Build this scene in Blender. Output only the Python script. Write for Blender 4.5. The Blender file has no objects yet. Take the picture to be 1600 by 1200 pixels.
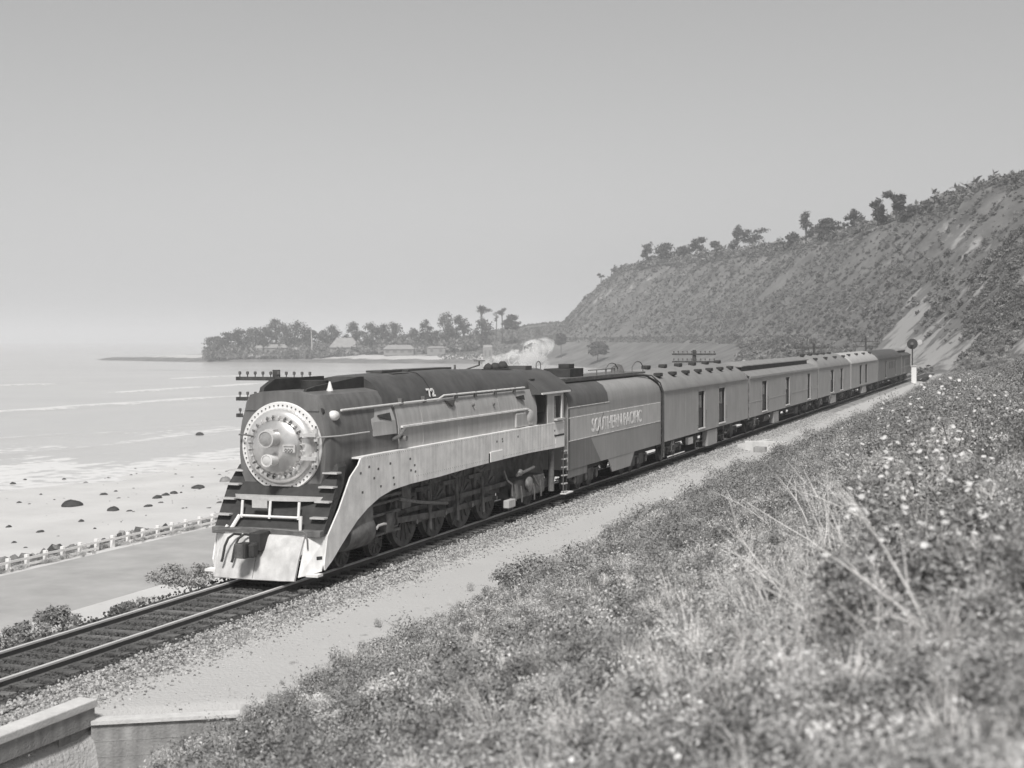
import bpy, math, random
import numpy as np
from mathutils import Vector, Matrix
R = math.radians
rnd = random.Random(7)
nr = np.random.default_rng(7)
scene = bpy.context.scene
col = scene.collection

# ------------------------------------------------------------------ camera
F_PX, CAM = 2252.26, Vector((17.657, 0.0, 5.917))
YAW, PITCH, ROLL = R(19.916), R(1.809), R(-0.171)
cam = bpy.data.cameras.new('camera'); camo = bpy.data.objects.new('camera', cam); col.objects.link(camo)
fw = Vector((-math.sin(YAW)*math.cos(PITCH), math.cos(YAW)*math.cos(PITCH), -math.sin(PITCH)))
rt = Vector((math.cos(YAW), math.sin(YAW), 0)); up = rt.cross(fw)
r2 = rt*math.cos(ROLL)+up*math.sin(ROLL); u2 = -rt*math.sin(ROLL)+up*math.cos(ROLL)
M = Matrix((r2, u2, -fw)).transposed().to_4x4(); M.translation = CAM
camo.matrix_world = M
cam.sensor_width = 36; cam.lens = F_PX/1600*36; cam.clip_start = .1; cam.clip_end = 20000
cam.dof.use_dof = True; cam.dof.focus_distance = 45; cam.dof.aperture_fstop = 1.7
scene.camera = camo

# ------------------------------------------------------------------ sky, sun, exposure
SUN = Vector((0.16, -0.60, 0.78)).normalized()           # towards the sun
el = math.asin(SUN.z); az = math.atan2(SUN.x, SUN.y)
w = bpy.data.worlds.new('World'); scene.world = w; w.use_nodes = True
nt = w.node_tree; nt.nodes.clear()
sky = nt.nodes.new('ShaderNodeTexSky'); sky.sky_type = 'NISHITA'; sky.sun_disc = False
sky.sun_elevation = el; sky.sun_rotation = az; sky.air_density = 2.0; sky.dust_density = .5; sky.ozone_density = 1
bw = nt.nodes.new('ShaderNodeRGBToBW'); bg = nt.nodes.new('ShaderNodeBackground'); wo = nt.nodes.new('ShaderNodeOutputWorld')
pw = nt.nodes.new('ShaderNodeMath'); pw.operation = 'POWER'; pw.inputs[1].default_value = .785      # a hazy, evenly veiled sky
nt.links.new(sky.outputs[0], bw.inputs[0]); nt.links.new(bw.outputs[0], pw.inputs[0]); nt.links.new(pw.outputs[0], bg.inputs[0]); nt.links.new(bg.outputs[0], wo.inputs[0])
bg.inputs[1].default_value = .05
sl = bpy.data.lights.new('sun', 'SUN'); sl.energy = 1.8; sl.angle = R(10); sl.color = (1, .985, .96)
so = bpy.data.objects.new('sun', sl); col.objects.link(so); so.rotation_euler = SUN.to_track_quat('Z', 'Y').to_euler()
HAZE = .0004
vs = scene.view_settings; vs.view_transform = 'Standard'; vs.look = 'None'; vs.exposure = 1.22; vs.gamma = 1
scene.cycles.volume_bounces = 4
scene.cycles.max_bounces = 6

# ------------------------------------------------------------------ pixel helpers (1600x1200 photograph) used only to measure places
def ray(a, b): return fw + r2*(a-800)/F_PX - u2*(b-600)/F_PX
def on_z(a, b, z): d = ray(a, b); return CAM + d*((z-CAM.z)/d.z)
def on_x(a, b, x): d = ray(a, b); return CAM + d*((x-CAM.x)/d.x)
def at_d(a, b, D): d = ray(a, b); return CAM + d*(D/math.hypot(d.x, d.y))

# ------------------------------------------------------------------ materials
MATS = {}
def g(v, t=0.0): return (v*(1+t), v, v*(1-t*.8), 1)
def mat(name, v, rough=.75, metal=0, var=.25, scale=3, bump=.0, bscale=30, tint=.012, streak=0, spec=.3, rand=0, coord='Object', det=6):
    if name in MATS: return MATS[name]
    m = bpy.data.materials.new(name); m.use_nodes = True; n = m.node_tree; b = n.nodes['Principled BSDF']; L = n.links.new
    b.inputs['Roughness'].default_value = rough; b.inputs['Metallic'].default_value = metal
    b.inputs['Specular IOR Level'].default_value = spec
    tc = n.nodes.new('ShaderNodeTexCoord')
    no = n.nodes.new('ShaderNodeTexNoise'); no.inputs['Scale'].default_value = scale; no.inputs['Detail'].default_value = det; no.inputs['Roughness'].default_value = .65
    L(tc.outputs[coord], no.inputs['Vector'])
    rp = n.nodes.new('ShaderNodeMapRange'); rp.inputs['From Min'].default_value = .3; rp.inputs['From Max'].default_value = .7
    rp.inputs['To Min'].default_value = 1-var; rp.inputs['To Max'].default_value = 1+var
    L(no.outputs[0], rp.inputs['Value']); val = rp.outputs[0]
    def mul(a, c):
        q = n.nodes.new('ShaderNodeMath'); q.operation = 'MULTIPLY'; L(a, q.inputs[0])
        if isinstance(c, float): q.inputs[1].default_value = c
        else: L(c, q.inputs[1])
        return q.outputs[0]
    if streak:
        mp = n.nodes.new('ShaderNodeMapping'); mp.inputs['Scale'].default_value = (1, 1, .06); L(tc.outputs[coord], mp.inputs[0])
        ns = n.nodes.new('ShaderNodeTexNoise'); ns.inputs['Scale'].default_value = 5; ns.inputs['Detail'].default_value = 7; L(mp.outputs[0], ns.inputs['Vector'])
        r_ = n.nodes.new('ShaderNodeMapRange'); r_.inputs['From Min'].default_value = .35; r_.inputs['From Max'].default_value = .65
        r_.inputs['To Min'].default_value = 1-streak; r_.inputs['To Max'].default_value = 1+streak*.5; L(ns.outputs[0], r_.inputs['Value']); val = mul(val, r_.outputs[0])
    if rand:
        oi = n.nodes.new('ShaderNodeObjectInfo'); r_ = n.nodes.new('ShaderNodeMapRange'); r_.inputs['To Min'].default_value = 1-rand; r_.inputs['To Max'].default_value = 1+rand
        L(oi.outputs['Random'], r_.inputs['Value']); val = mul(val, r_.outputs[0])
    mx = n.nodes.new('ShaderNodeMix'); mx.data_type = 'RGBA'; mx.blend_type = 'MULTIPLY'; mx.inputs[0].default_value = 1
    mx.inputs[6].default_value = g(v, tint); cc = n.nodes.new('ShaderNodeCombineColor')
    for i in range(3): L(val, cc.inputs[i])
    L(cc.outputs[0], mx.inputs[7]); L(mx.outputs[2], b.inputs['Base Color'])
    if bump:
        nb = n.nodes.new('ShaderNodeTexNoise'); nb.inputs['Scale'].default_value = bscale; nb.inputs['Detail'].default_value = 5; L(tc.outputs[coord], nb.inputs['Vector'])
        bp = n.nodes.new('ShaderNodeBump'); bp.inputs['Strength'].default_value = bump; bp.inputs['Distance'].default_value = .05
        L(nb.outputs[0], bp.inputs['Height']); L(bp.outputs[0], b.inputs['Normal'])
    MATS[name] = m; return m

def attr_mix(m, attr, v2, tint=.012, var=.25, scale=1.0):
    """mix a second colour in by a per-vertex attribute (bare soil, foam)"""
    n = m.node_tree; L = n.links.new; b = n.nodes['Principled BSDF']; old = b.inputs['Base Color'].links[0].from_socket
    at = n.nodes.new('ShaderNodeAttribute'); at.attribute_name = attr
    tc = n.nodes.new('ShaderNodeTexCoord'); no = n.nodes.new('ShaderNodeTexNoise'); no.inputs['Scale'].default_value = scale; no.inputs['Detail'].default_value = 8
    L(tc.outputs['Object'], no.inputs['Vector'])
    ad = n.nodes.new('ShaderNodeMath'); ad.operation = 'ADD'; L(at.outputs['Fac'], ad.inputs[0])
    sb = n.nodes.new('ShaderNodeMapRange'); sb.inputs['From Min'].default_value = .25; sb.inputs['From Max'].default_value = .75; sb.inputs['To Min'].default_value = -.5; sb.inputs['To Max'].default_value = .5
    L(no.outputs[0], sb.inputs['Value']); L(sb.outputs[0], ad.inputs[1])
    rp = n.nodes.new('ShaderNodeMapRange'); rp.inputs['From Min'].default_value = .35; rp.inputs['From Max'].default_value = .65; L(ad.outputs[0], rp.inputs['Value'])
    mx = n.nodes.new('ShaderNodeMix'); mx.data_type = 'RGBA'; L(rp.outputs[0], mx.inputs[0]); L(old, mx.inputs[6]); mx.inputs[7].default_value = g(v2, tint)
    L(mx.outputs[2], b.inputs['Base Color']); return m

# ------------------------------------------------------------------ objects
def tag(o, label=None, cat=None, group=None, kind=None):
    if label: o['label'] = label
    if cat: o['category'] = cat
    if group: o['group'] = group
    if kind: o['kind'] = kind
    return o
def empty(name, loc, label, cat, group=None):
    o = bpy.data.objects.new(name, None); o.location = loc; o.empty_display_size = .3; col.objects.link(o)
    return tag(o, label, cat, group)
def org(o):
    p = Vector((0, 0, 0))
    while o is not None: p += Vector(o.location); o = o.parent
    return p
class MB:
    def __init__(s): s.v = []; s.f = []
    def add(s, vs, fs):
        k = len(s.v); s.v += [tuple(q) for q in vs]; s.f += [tuple(i+k for i in q) for q in fs]; return s
    def box(s, x0, x1, y0, y1, z0, z1):
        return s.add([(x0,y0,z0),(x1,y0,z0),(x1,y1,z0),(x0,y1,z0),(x0,y0,z1),(x1,y0,z1),(x1,y1,z1),(x0,y1,z1)],
                     [(0,3,2,1),(4,5,6,7),(0,1,5,4),(1,2,6,5),(2,3,7,6),(3,0,4,7)])
    def loft(s, rings, cap=True, closed=True):
        n = len(rings[0]); vs = [p for r_ in rings for p in r_]; fs = []
        for i in range(len(rings)-1):
            for j in range(n if closed else n-1):
                k = (j+1) % n; fs.append((i*n+j, i*n+k, (i+1)*n+k, (i+1)*n+j))
        if cap: fs.append(tuple(range(n))[::-1]); fs.append(tuple((len(rings)-1)*n+j for j in range(n)))
        return s.add(vs, fs)
    def tube(s, pts, r, n=8, cap=True):
        P = [Vector(p) for p in pts]; rr = r if isinstance(r, (list, tuple)) else [r]*len(P); rings = []; U = None
        for i, p in enumerate(P):
            d = (P[min(i+1, len(P)-1)]-P[max(i-1, 0)]).normalized()
            if U is None: U = d.orthogonal().normalized()
            else: U = (U-d*U.dot(d)); U = U.normalized() if U.length > 1e-6 else d.orthogonal().normalized()
            V = d.cross(U); rings.append([p+(U*math.cos(a)+V*math.sin(a))*rr[i] for a in [2*math.pi*k/n for k in range(n)]])
        return s.loft(rings, cap)
    def prism(s, prof, axis, a, b):
        """prof: 2D outline; axis 'x': (y,z) outline extruded in x; 'y': (x,z) outline extruded in y; 'z': (x,y)"""
        def P(q, t): return {'x': (t, q[0], q[1]), 'y': (q[0], t, q[1]), 'z': (q[0], q[1], t)}[axis]
        return s.loft([[P(q, a) for q in prof], [P(q, b) for q in prof]])
    def lathe_y(s, prof, cx, cz, n=40):
        """prof: (radius, y) pairs turned about an axis along y"""
        return s.loft([[(cx+r_*math.cos(a), y, cz+r_*math.sin(a)) for a in [2*math.pi*k/n for k in range(n)]] for r_, y in prof])
    def blob(s, c, rad, seed=0, n=10, m=6, amp=.25):
        q = random.Random(seed); ph = [q.uniform(0, 6.28) for _ in range(6)]; rings = []
        for i in range(m+1):
            t = math.pi*i/m
            ring = []
            for j in range(n):
                a = 2*math.pi*j/n
                k = 1+amp*(.5*math.sin(2*a+ph[0])+.35*math.sin(3*a+ph[1]+2*t)+.3*math.sin(5*a+ph[2]-3*t)+.3*math.sin(3*t+ph[3]))
                e = max(math.sin(t), .02)
                ring.append((c[0]+rad[0]*k*e*math.cos(a), c[1]+rad[1]*k*e*math.sin(a), c[2]+rad[2]*k*math.cos(t)))
            rings.append(ring)
        return s.loft(rings[::-1])
    def build(s, name, m, parent=None, smooth=None, kind=None, bevel=0, loc=None):
        me = bpy.data.meshes.new(name)
        base = org(parent) if parent is not None else (Vector(loc) if loc is not None else Vector((0, 0, 0)))
        me.from_pydata([(x-base.x, y-base.y, z-base.z) for x, y, z in s.v], [], s.f); me.validate()
        for q in (m if isinstance(m, (list, tuple)) else [m]): me.materials.append(q)
        import bmesh
        b_ = bmesh.new(); b_.from_mesh(me); bmesh.ops.recalc_face_normals(b_, faces=b_.faces); b_.to_mesh(me); b_.free()
        if smooth is not None:
            me.polygons.foreach_set('use_smooth', [True]*len(me.polygons)); me.set_sharp_from_angle(angle=R(smooth))
        o = bpy.data.objects.new(name, me); col.objects.link(o)
        if parent is not None: o.parent = parent
        elif loc is not None: o.location = loc
        if kind: o['kind'] = kind
        if bevel:
            md = o.modifiers.new('edge', 'BEVEL'); md.width = bevel; md.segments = 2; md.limit_method = 'ANGLE'
        return o
def link_copy(o, parent, loc=None):
    c = o.copy(); col.objects.link(c); c.parent = parent
    if loc is not None: c.location = loc
    return c
def copy_tree(o, parent=None):
    c = o.copy(); col.objects.link(c); c.parent = parent
    for ch in list(o.children): copy_tree(ch, c)
    return c

def text_mesh(txt, size, name, m, parent, origin, xdir, updir, off=.012, xscale=1.0, thick=.004):
    cu = bpy.data.curves.new(name, 'FONT'); cu.body = txt; cu.size = size; cu.extrude = thick; cu.offset = size*.012
    o = bpy.data.objects.new(name, cu); col.objects.link(o); bpy.context.view_layer.update()
    me = bpy.data.meshes.new_from_object(o.evaluated_get(bpy.context.evaluated_depsgraph_get()))
    bpy.data.objects.remove(o)
    X = Vector(xdir); U = Vector(updir); N = X.cross(U).normalized(); b = org(parent); O = Vector(origin)-b
    for v in me.vertices: c = v.co.copy(); v.co = O+X*(c.x*xscale)+U*c.y+N*(off+c.z)
    me.materials.clear(); me.materials.append(m); o = bpy.data.objects.new(name, me); col.objects.link(o); o.parent = parent; return o

# ------------------------------------------------------------------ noise
def vnoise(x, y, seed=0):
    x = np.asarray(x, float); y = np.asarray(y, float)
    xi = np.floor(x).astype(np.int64); yi = np.floor(y).astype(np.int64); xf = x-xi; yf = y-yi
    def h(a, b):
        k = (a*374761393+b*668265263+seed*982451653) & 0xffffffff
        k = ((k ^ (k >> 13))*1274126177) & 0xffffffff
        return ((k ^ (k >> 16)) & 0xffff)/65535.
    sx = xf*xf*(3-2*xf); sy = yf*yf*(3-2*yf)
    return (h(xi, yi)*(1-sx)+h(xi+1, yi)*sx)*(1-sy)+(h(xi, yi+1)*(1-sx)+h(xi+1, yi+1)*sx)*sy
def fbm(x, y, o=4, seed=0):
    t = 0; a = .5; s = 0
    for i in range(o): t = t+a*vnoise(np.asarray(x)*2**i, np.asarray(y)*2**i, seed+i*17); s += a; a *= .5
    return t/s
def sst(a, b, x): t = np.clip((x-a)/(b-a), 0, 1); return t*t*(3-2*t)

# ------------------------------------------------------------------ terrain functions (x right of the track, y along it)
TOE = np.array([(420,60),(200,105),(120,150),(60,205),(25,228),(12,242),(6,256),(0,272),(-19.6,343),(-56,474),(-121,635),(-174,725),(-247,808),(-285,900),(-270,1050),(-200,1300)], float)
WAT = np.array([(-95,-120),(-80,-20),(-76,100),(-76,200),(-78,330),(-95,450),(-122,560),(-150,622),(-182,676),(-238,744),(-345,742),(-405,771),(-466,762),(-574,821),(-600,850),(-545,905),(-420,1060),(-330,1350)], float)
def poly_dist(x, y, P):
    x = np.asarray(x, float); y = np.asarray(y, float)
    best = np.full(x.shape, 1e9); sg = np.ones(x.shape); tt = np.zeros(x.shape); acc = 0
    for i in range(len(P)-1):
        ax, ay = P[i]; bx, by = P[i+1]; dx, dy = bx-ax, by-ay; L = math.hypot(dx, dy)
        t = np.clip(((x-ax)*dx+(y-ay)*dy)/L**2, 0, 1); qx = ax+t*dx; qy = ay+t*dy
        d = np.hypot(x-qx, y-qy); s_ = np.sign((x-ax)*dy-(y-ay)*dx); k = d < best-1e-9
        best = np.where(k, d, best); sg = np.where(k, s_, sg); tt = np.where(k, acc+t*L, tt); acc += L
    return best*np.where(sg == 0, 1, sg), tt
T0 = 316.4      # arc length of the toe line up to (120, 150)
def edge(x, y): return np.asarray(x, float)-np.interp(y, [110, 150, 200, 249], [5.1, 4.9, 4.2, 3.5])     # distance right of the footpath's edge
def bank(x, y):
    s = np.maximum(edge(x, y), 0); k = .374*(1-.66*sst(70, 175, y)); return -.4+k*s*(1-sst(215, 262, y))
def hill_z(x, y):
    d, t = poly_dist(x, y, TOE); t = t-T0
    zt = -.4+6.2*sst(0, 1, np.clip((t-167)/210, 0, 1))
    rv = (fbm(t/17+d/60, d/90, 4, 3)-.5)*2; rv2 = (fbm(t/6+d/25, d/30, 3, 6)-.5)*2
    RIM = 42+2.5*(fbm(t/60, d/80, 3, 9)-.5)*2
    dd = np.maximum(d, 0)
    ramp = dd*.97*(1+(.24*rv+.10*rv2)*sst(4, 26, dd))
    top = RIM+.09*np.maximum(dd-45, 0); soft = 3.0
    up_ = -soft*np.log(np.exp(-np.clip(ramp, 0, 200)/soft)+np.exp(-np.clip(top, 0, 200)/soft))+soft*math.log(1+math.exp(-42/soft))
    up_ = np.maximum(up_, 0)*(1-sst(880, 1150, y)*.75)
    low = zt+np.minimum(d+9, 0)*.42
    return np.where(d > 0, zt+up_, low), d, t
def low_z(x, y):
    d, t = poly_dist(x, y, WAT)
    z = np.interp(d, [-80, -10, 0, 7, 26, 45, 80, 160, 400], [-14, -9, -8.15, -6.7, -6.2, -4.6, -2.4, -1.6, 1.0])
    z = z+(fbm(x/11, y/11, 3, 5)-.5)*1.2*sst(0, 12, d)
    mound = 15*np.exp(-(((x+265)/55)**2+((y-905)/60)**2))+9*np.exp(-(((x+330)/60)**2+((y-930)/50)**2))
    return z+mound*sst(5, 60, d), d
def left_z(x, y):
    z = np.interp(x, [-130, -90, -76, -60, -40, -33, -31.2, -29.5, -20.5, -9.5, -2.6, -1.9, -1.3], [-9.6, -8.7, -8.15, -7.75, -7.3, -6.6, -5.75, -5.55, -5.5, -5.3, -.65, -.3, -.12])
    return z
def ground_z(x, y):
    x = np.asarray(x, float); y = np.asarray(y, float)
    hz, d, t = hill_z(x, y); lz, dw = low_z(x, y); far = np.maximum(hz, lz)
    near_r = np.interp(x, [1.3, 1.8, 2.6, 3.2], [-.13, -.155, -.34, -.4])
    near = np.where(x < 1.3, np.where(x < -1.3, left_z(x, y), -.14), np.where(edge(x, y) > 0, np.maximum(bank(x, y), np.where(d > 0, hz, -9)), np.maximum(near_r, np.where((d > 0) & (x > 2.6), hz, -.4))))
    b = sst(205, 258, y); z = near*(1-b)+far*b
    z = np.where((y > 205) & (np.abs(x) < 2.6) & (y < 262), np.minimum(z, -.14), z)
    return z
def gully(x, y):       # the drain in front of the culvert
    cx = 5.6; return 2.6*sst(3.0, 3.4, x)*(1-sst(4.8, 7.5, x))*(1-sst(19.7, 20.3, y-.65*(x-2.95)))*sst(8, 13, y)
def near_z(x, y):
    x = np.asarray(x, float); y = np.asarray(y, float); z = ground_z(x, y); d = edge(x, y)
    n = sst(0, 1.2, d)*((fbm(x/2.2, y/2.2, 4, 21)-.5)*.75+(fbm(x/.7, y/.7, 3, 22)-.5)*.22)
    n2 = sst(1.4, 2.2, x)*(fbm(x/.8, y/1.2, 3, 23)-.5)*.09
    return z+n+n2-gully(x, y)

def grid_obj(name, xs, ys, zf, m, kind='structure', attrs=None, keep=None):
    X, Y = np.meshgrid(xs, ys, indexing='ij'); Z = zf(X, Y); nx, ny = X.shape
    co = np.stack([X, Y, Z], -1).reshape(-1, 3)
    i = np.arange(nx*ny).reshape(nx, ny); q = np.stack([i[:-1, :-1], i[1:, :-1], i[1:, 1:], i[:-1, 1:]], -1).reshape(-1, 4)
    if keep is not None:
        kk = keep(X, Y, Z).reshape(-1); q = q[kk[q].any(1)]
    me = bpy.data.meshes.new(name); me.vertices.add(len(co)); me.vertices.foreach_set('co', co.ravel())
    me.loops.add(q.size); me.loops.foreach_set('vertex_index', q.ravel().astype(np.int32))
    me.polygons.add(len(q)); me.polygons.foreach_set('loop_start', np.arange(0, q.size, 4, dtype=np.int32)); me.polygons.foreach_set('use_smooth', np.ones(len(q), bool))
    me.update(calc_edges=True); me.materials.append(m)
    for an, fn in (attrs or {}).items():
        at = me.attributes.new(an, 'FLOAT', 'POINT'); at.data.foreach_set('value', np.asarray(fn(X, Y, Z), float).ravel())
    o = bpy.data.objects.new(name, me); col.objects.link(o); o['kind'] = kind; return o

def bare_mask(x, y):
    d, t = poly_dist(x, y, TOE); t = t-T0
    u = t-.55*d                                        # scars lean along the spurs
    n = fbm(u/6.5, d/5.0, 4, 31); n2 = fbm(u/2.4, d/2.2, 3, 32); n3 = fbm(u/24, d/16, 2, 36)
    zone = sst(85, 115, t)*(1-sst(255, 400, t))*sst(2, 6, d)*(1-sst(24, 40, d))
    m = sst(.572, .632, .50*n+.22*n2+.30*n3-.02)*zone
    foot = sst(158, 176, t)*(1-sst(225, 250, t))*sst(-3, 1, d)*(1-sst(4, 9, d+12*(n2-.5)+8*(n-.5)))
    lip = sst(700, 740, t)*(1-sst(813, 840, t))*sst(.60, .68, n)*.5*sst(1, 5, d)
    return np.clip(np.maximum(np.maximum(m, foot*.9), lip*.8), 0, 1)

# ------------------------------------------------------------------ the setting
soil = mat('hillside_soil', .26, .95, var=.45, scale=1.1, bump=.8, bscale=14)
pathm = mat('path_sand', .42, .95, var=.16, scale=2.2, bump=.35, bscale=25)
# one sheet for the cutting side: ballast foot, footpath, slope
xs = np.concatenate([np.arange(1.6, 20, .3), np.arange(20, 46, 1.), np.arange(46, 130, 4.)])
ys = np.concatenate([np.arange(-30, 70, .4), np.arange(70, 262, .8)])
hs = grid_obj('hillside', xs, ys, near_z, attr_mix(attr_mix(attr_mix(soil, 'scrub', .15, scale=.5), 'bare', .32, scale=.5), 'path', .46, scale=2.4),
     attrs={'path': lambda x, y, z: np.clip(sst(2.0, 2.6, x)*(1-sst(-.4, .9, edge(x, y)+(fbm(x/1.3, y/3.0, 3, 41)-.5)*2.4+(fbm(x/.5, y/.9, 2, 42)-.5)*.8)), 0, 1), 'scrub': lambda x, y, z: sst(150, 190, y)*sst(2, 5, edge(x, y)), 'bare': lambda x, y, z: bare_mask(x, y)*.9})
bluffm = attr_mix(mat('bluff_scrub_soil', .155, .95, var=.4, scale=.12, bump=.5, bscale=.6), 'bare', .33, scale=.35)
def far_low(X, Y, Z): return (Z > -10.5)
bl = grid_obj('bluff', np.arange(-640, 240, 4.5), np.arange(260, 1360, 4.5), ground_z, attr_mix(bluffm, 'sand', .5, scale=.1), keep=far_low,
     attrs={'bare': lambda x, y, z: bare_mask(x, y), 'sand': lambda x, y, z: sst(22, 34, low_z(x, y)[1])*(1-sst(44, 62, low_z(x, y)[1]))*.85*(1-sst(-22, -14, poly_dist(x, y, TOE)[0]))})
beach = mat('beach_sand', .58, .6, var=.12, scale=.12, bump=.3, bscale=1.5, spec=.5)
xs = np.concatenate([np.arange(-140, -40, 2.), np.arange(-40, -12, .8), np.arange(-12, -1.2, .35)])
def bank_z(x, y): return left_z(x, y)*(1-sst(205, 258, y))+ground_z(x, y)*sst(205, 258, y)+(fbm(x/2, y/2, 3, 51)-.5)*.5*sst(-11, -8, x)*(1-sst(-3.4, -2.2, x))+(fbm(x/5, y/5, 3, 52)-.5)*.35*(1-sst(-38, -33, x))
grid_obj('beach', xs, np.arange(-60, 262, 1.6), bank_z, attr_mix(beach, 'bank', .2, scale=1.2),
     attrs={'bank': lambda x, y, z: sst(-10.5, -8, x+(fbm(x/3, y/3, 3, 53)-.5)*3)+.8*sst(-36, -34, x)*(1-sst(-31, -30, x))})
# road
road = mat('road_asphalt', .37, .9, var=.16, scale=.35, bump=.15, bscale=40)
rb = MB()
N = 40
ring = []
for i in range(N+1):
    y = -60+i*8.0; sh = .35*math.sin(y*.05)
    ring.append([(-29.4+sh*.3, y, -5.56), (-29.4+sh*.3, y, -5.53), (-25, y, -5.46), (-20.6+sh, y, -5.49), (-20.6+sh, y, -5.56)])
rb.loft(ring); rb.build('road', road, kind='structure')
# sea: near sheet with breaking swells, then the open water
seam = mat('sea_water', .50, .22, var=.07, scale=.02, bump=.5, bscale=.7, spec=.5)
def crest(x, y):
    s = 0
    for xc, a, wd, sd in ((-86, .10, .9, 61), (-97, .20, 1.1, 62), (-112, .4, 1.3, 63), (-119, .25, 1.2, 66), (-139, .5, 1.6, 64), (-170, .5, 2.0, 65), (-215, .5, 2.2, 67), (-280, .5, 2.5, 68)):
        c = xc+7*(fbm(y/45, y*0, 3, sd)-.5)*2+.05*(y-150); e = (x-c)/wd
        s = s+a*np.exp(-np.where(e > 0, e*e*1.0, e*e*.12))*sst(.42, .62, fbm(y/38, x*0+sd, 3, sd+9))
    return s
def foam_a(x, y, z):
    f = sst(.10, .34, crest(x+.6, y)); wash = (1-sst(-84, -77, -x*-1))*0
    lace = sst(.52, .66, fbm(x/5+y/30, y/14, 4, 71))*sst(-125, -84, x)*.75
    edge = sst(-82, -76, x)*.6
    return np.clip(np.maximum(np.maximum(f, lace), edge), 0, 1)
sea = attr_mix(seam, 'foam', .80, scale=.5)
grid_obj('sea', np.concatenate([np.arange(-420, -150, 3.), np.arange(-150, -60, .9)]), np.arange(-60, 560, 2.2), lambda x, y: -8+crest(x, y)+(fbm(x/4, y/9, 2, 77)-.5)*.10, sea, attrs={'foam': foam_a})
ob = MB()
ob.add([(-420, -3000, -8.0), (-9000, -3000, -8.0), (-9000, 12000, -8.0), (9000, 12000, -8.0), (9000, 560, -8.0), (-420, 560, -8.0)], [(0, 1, 2, 3, 4, 5)])
ob.build('open_sea', seam, kind='structure')
bb = MB(); bb.add([(-9000, -3000, -16), (9000, -3000, -16), (9000, 12000, -16), (-9000, 12000, -16)], [(0, 1, 2, 3)])
bb.build('sea_floor', mat('sea_floor_sand', .3), kind='structure')
# ------------------------------------------------------------------ the railway
ballast_dark = mat('oily_ballast', .055, .9, var=.5, scale=6, bump=.8, bscale=18)
m = MB()
m.loft([[(-2.4, y, -.6), (-2.05, y, -.42), (-1.45, y, -.175), (1.5, y, -.165), (1.9, y, -.25), (1.9, y, -.6)] for y in (-30, 252)])
m.build('trackbed', attr_mix(ballast_dark, 'none', .2), kind='structure')
trk = empty('railway_track', (0, 20, 0), 'single railway track of bright rails on dark wooden ties along the shore', 'railway track')
railm = mat('rail_steel', .14, .7, .2, var=.1, scale=2, spec=.5)
def rail(x):
    o = [(-.07,-.172),(.07,-.172),(.07,-.155),(.012,-.13),(.012,-.05),(.036,-.035),(.036,-.004),(.026,0),(-.026,0),(-.036,-.004),(-.036,-.035),(-.012,-.05),(-.012,-.13),(-.07,-.155)]
    MB().loft([[(x+a, y, b) for a, b in o] for y in (-30, 250)]).build('rail', railm, trk)
rail(-.755); rail(.755)
railtop = mat('polished_rail_head', .80, .35, .35, var=.06, scale=2, spec=.5)
for x in (-.755, .755): MB().box(x-.038, x+.038, -30, 250, -.034, .004).build('rail_head', railtop, trk)
tiem = mat('tie_wood', .125, .9, var=.45, scale=4, bump=.5, bscale=20, rand=.35)
tie = None
for i in range(290):
    y = 5+i*.56; sx = rnd.uniform(-.05, .05)
    if tie is None:
        mb = MB().box(-1.3, 1.3, -.11, .11, -.34, -.125); tie = mb.build('tie', tiem, None); tie.parent = trk; tie.location = (sx, y-20, 0)
    else:
        c = link_copy(tie, trk, (sx, y-20+rnd.uniform(-.02, .02), rnd.uniform(-.012, .004))); c.rotation_euler.z = rnd.uniform(-.012, .012)

# ------------------------------------------------------------------ train materials
black = mat('black_paint', .08, .45, var=.25, scale=1.6, streak=.2, spec=.4)
gloom = mat('sooty_black', .05, .85, var=.3, scale=3)
jacket = mat('boiler_jacket_paint', .42, .42, var=.12, scale=1.4, streak=.12, spec=.45)
smoke = mat('smokebox_paint', .15, .5, var=.2, scale=1.6, streak=.2, spec=.4)
skirtm = mat('skirt_light_paint', .80, .5, var=.17, scale=1.7, streak=.13, spec=.35)
white = mat('white_paint', .80, .5, var=.06, scale=4)
silver = mat('silver_paint', .80, .32, .15, var=.10, scale=4, spec=.5)
silver2 = mat('dull_silver_paint', .56, .36, .15, var=.12, scale=5)
gear = mat('running_gear_grime', .14, .85, var=.45, scale=2.5, bump=.3, bscale=12)
gearlt = mat('worn_steel', .20, .5, .3, var=.4, scale=6)
glass = mat('window_glass', .05, .06, var=.05, spec=.8)
lens = mat('headlight_lens', .55, .12, var=.1, spec=.8)
tmid = mat('tender_band_paint', .33, .5, var=.10, scale=.9, streak=.08)
tlt = mat('tender_stripe_paint', .50, .5, var=.10, scale=1.0, streak=.09)
tdk = mat('tender_dark_paint', .105, .5, var=.15, scale=1.0, streak=.16)
lett = mat('lettering_paint', .78, .6, var=.35, scale=5)
carm = mat('car_side_paint', .36, .55, var=.10, scale=.8, streak=.08)
carm2 = mat('dull_car_side_paint', .20, .6, var=.12, scale=.8, streak=.1)
roofm = mat('car_roof_paint', .24, .6, var=.14, scale=.9)
roofl = mat('pale_car_roof_paint', .42, .6, var=.12, scale=.9)
dkroof = mat('dark_roof_paint', .085, .6, var=.25, scale=1.2)
doorm = mat('dark_door_recess', .07, .7, var=.3, scale=2)

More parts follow.
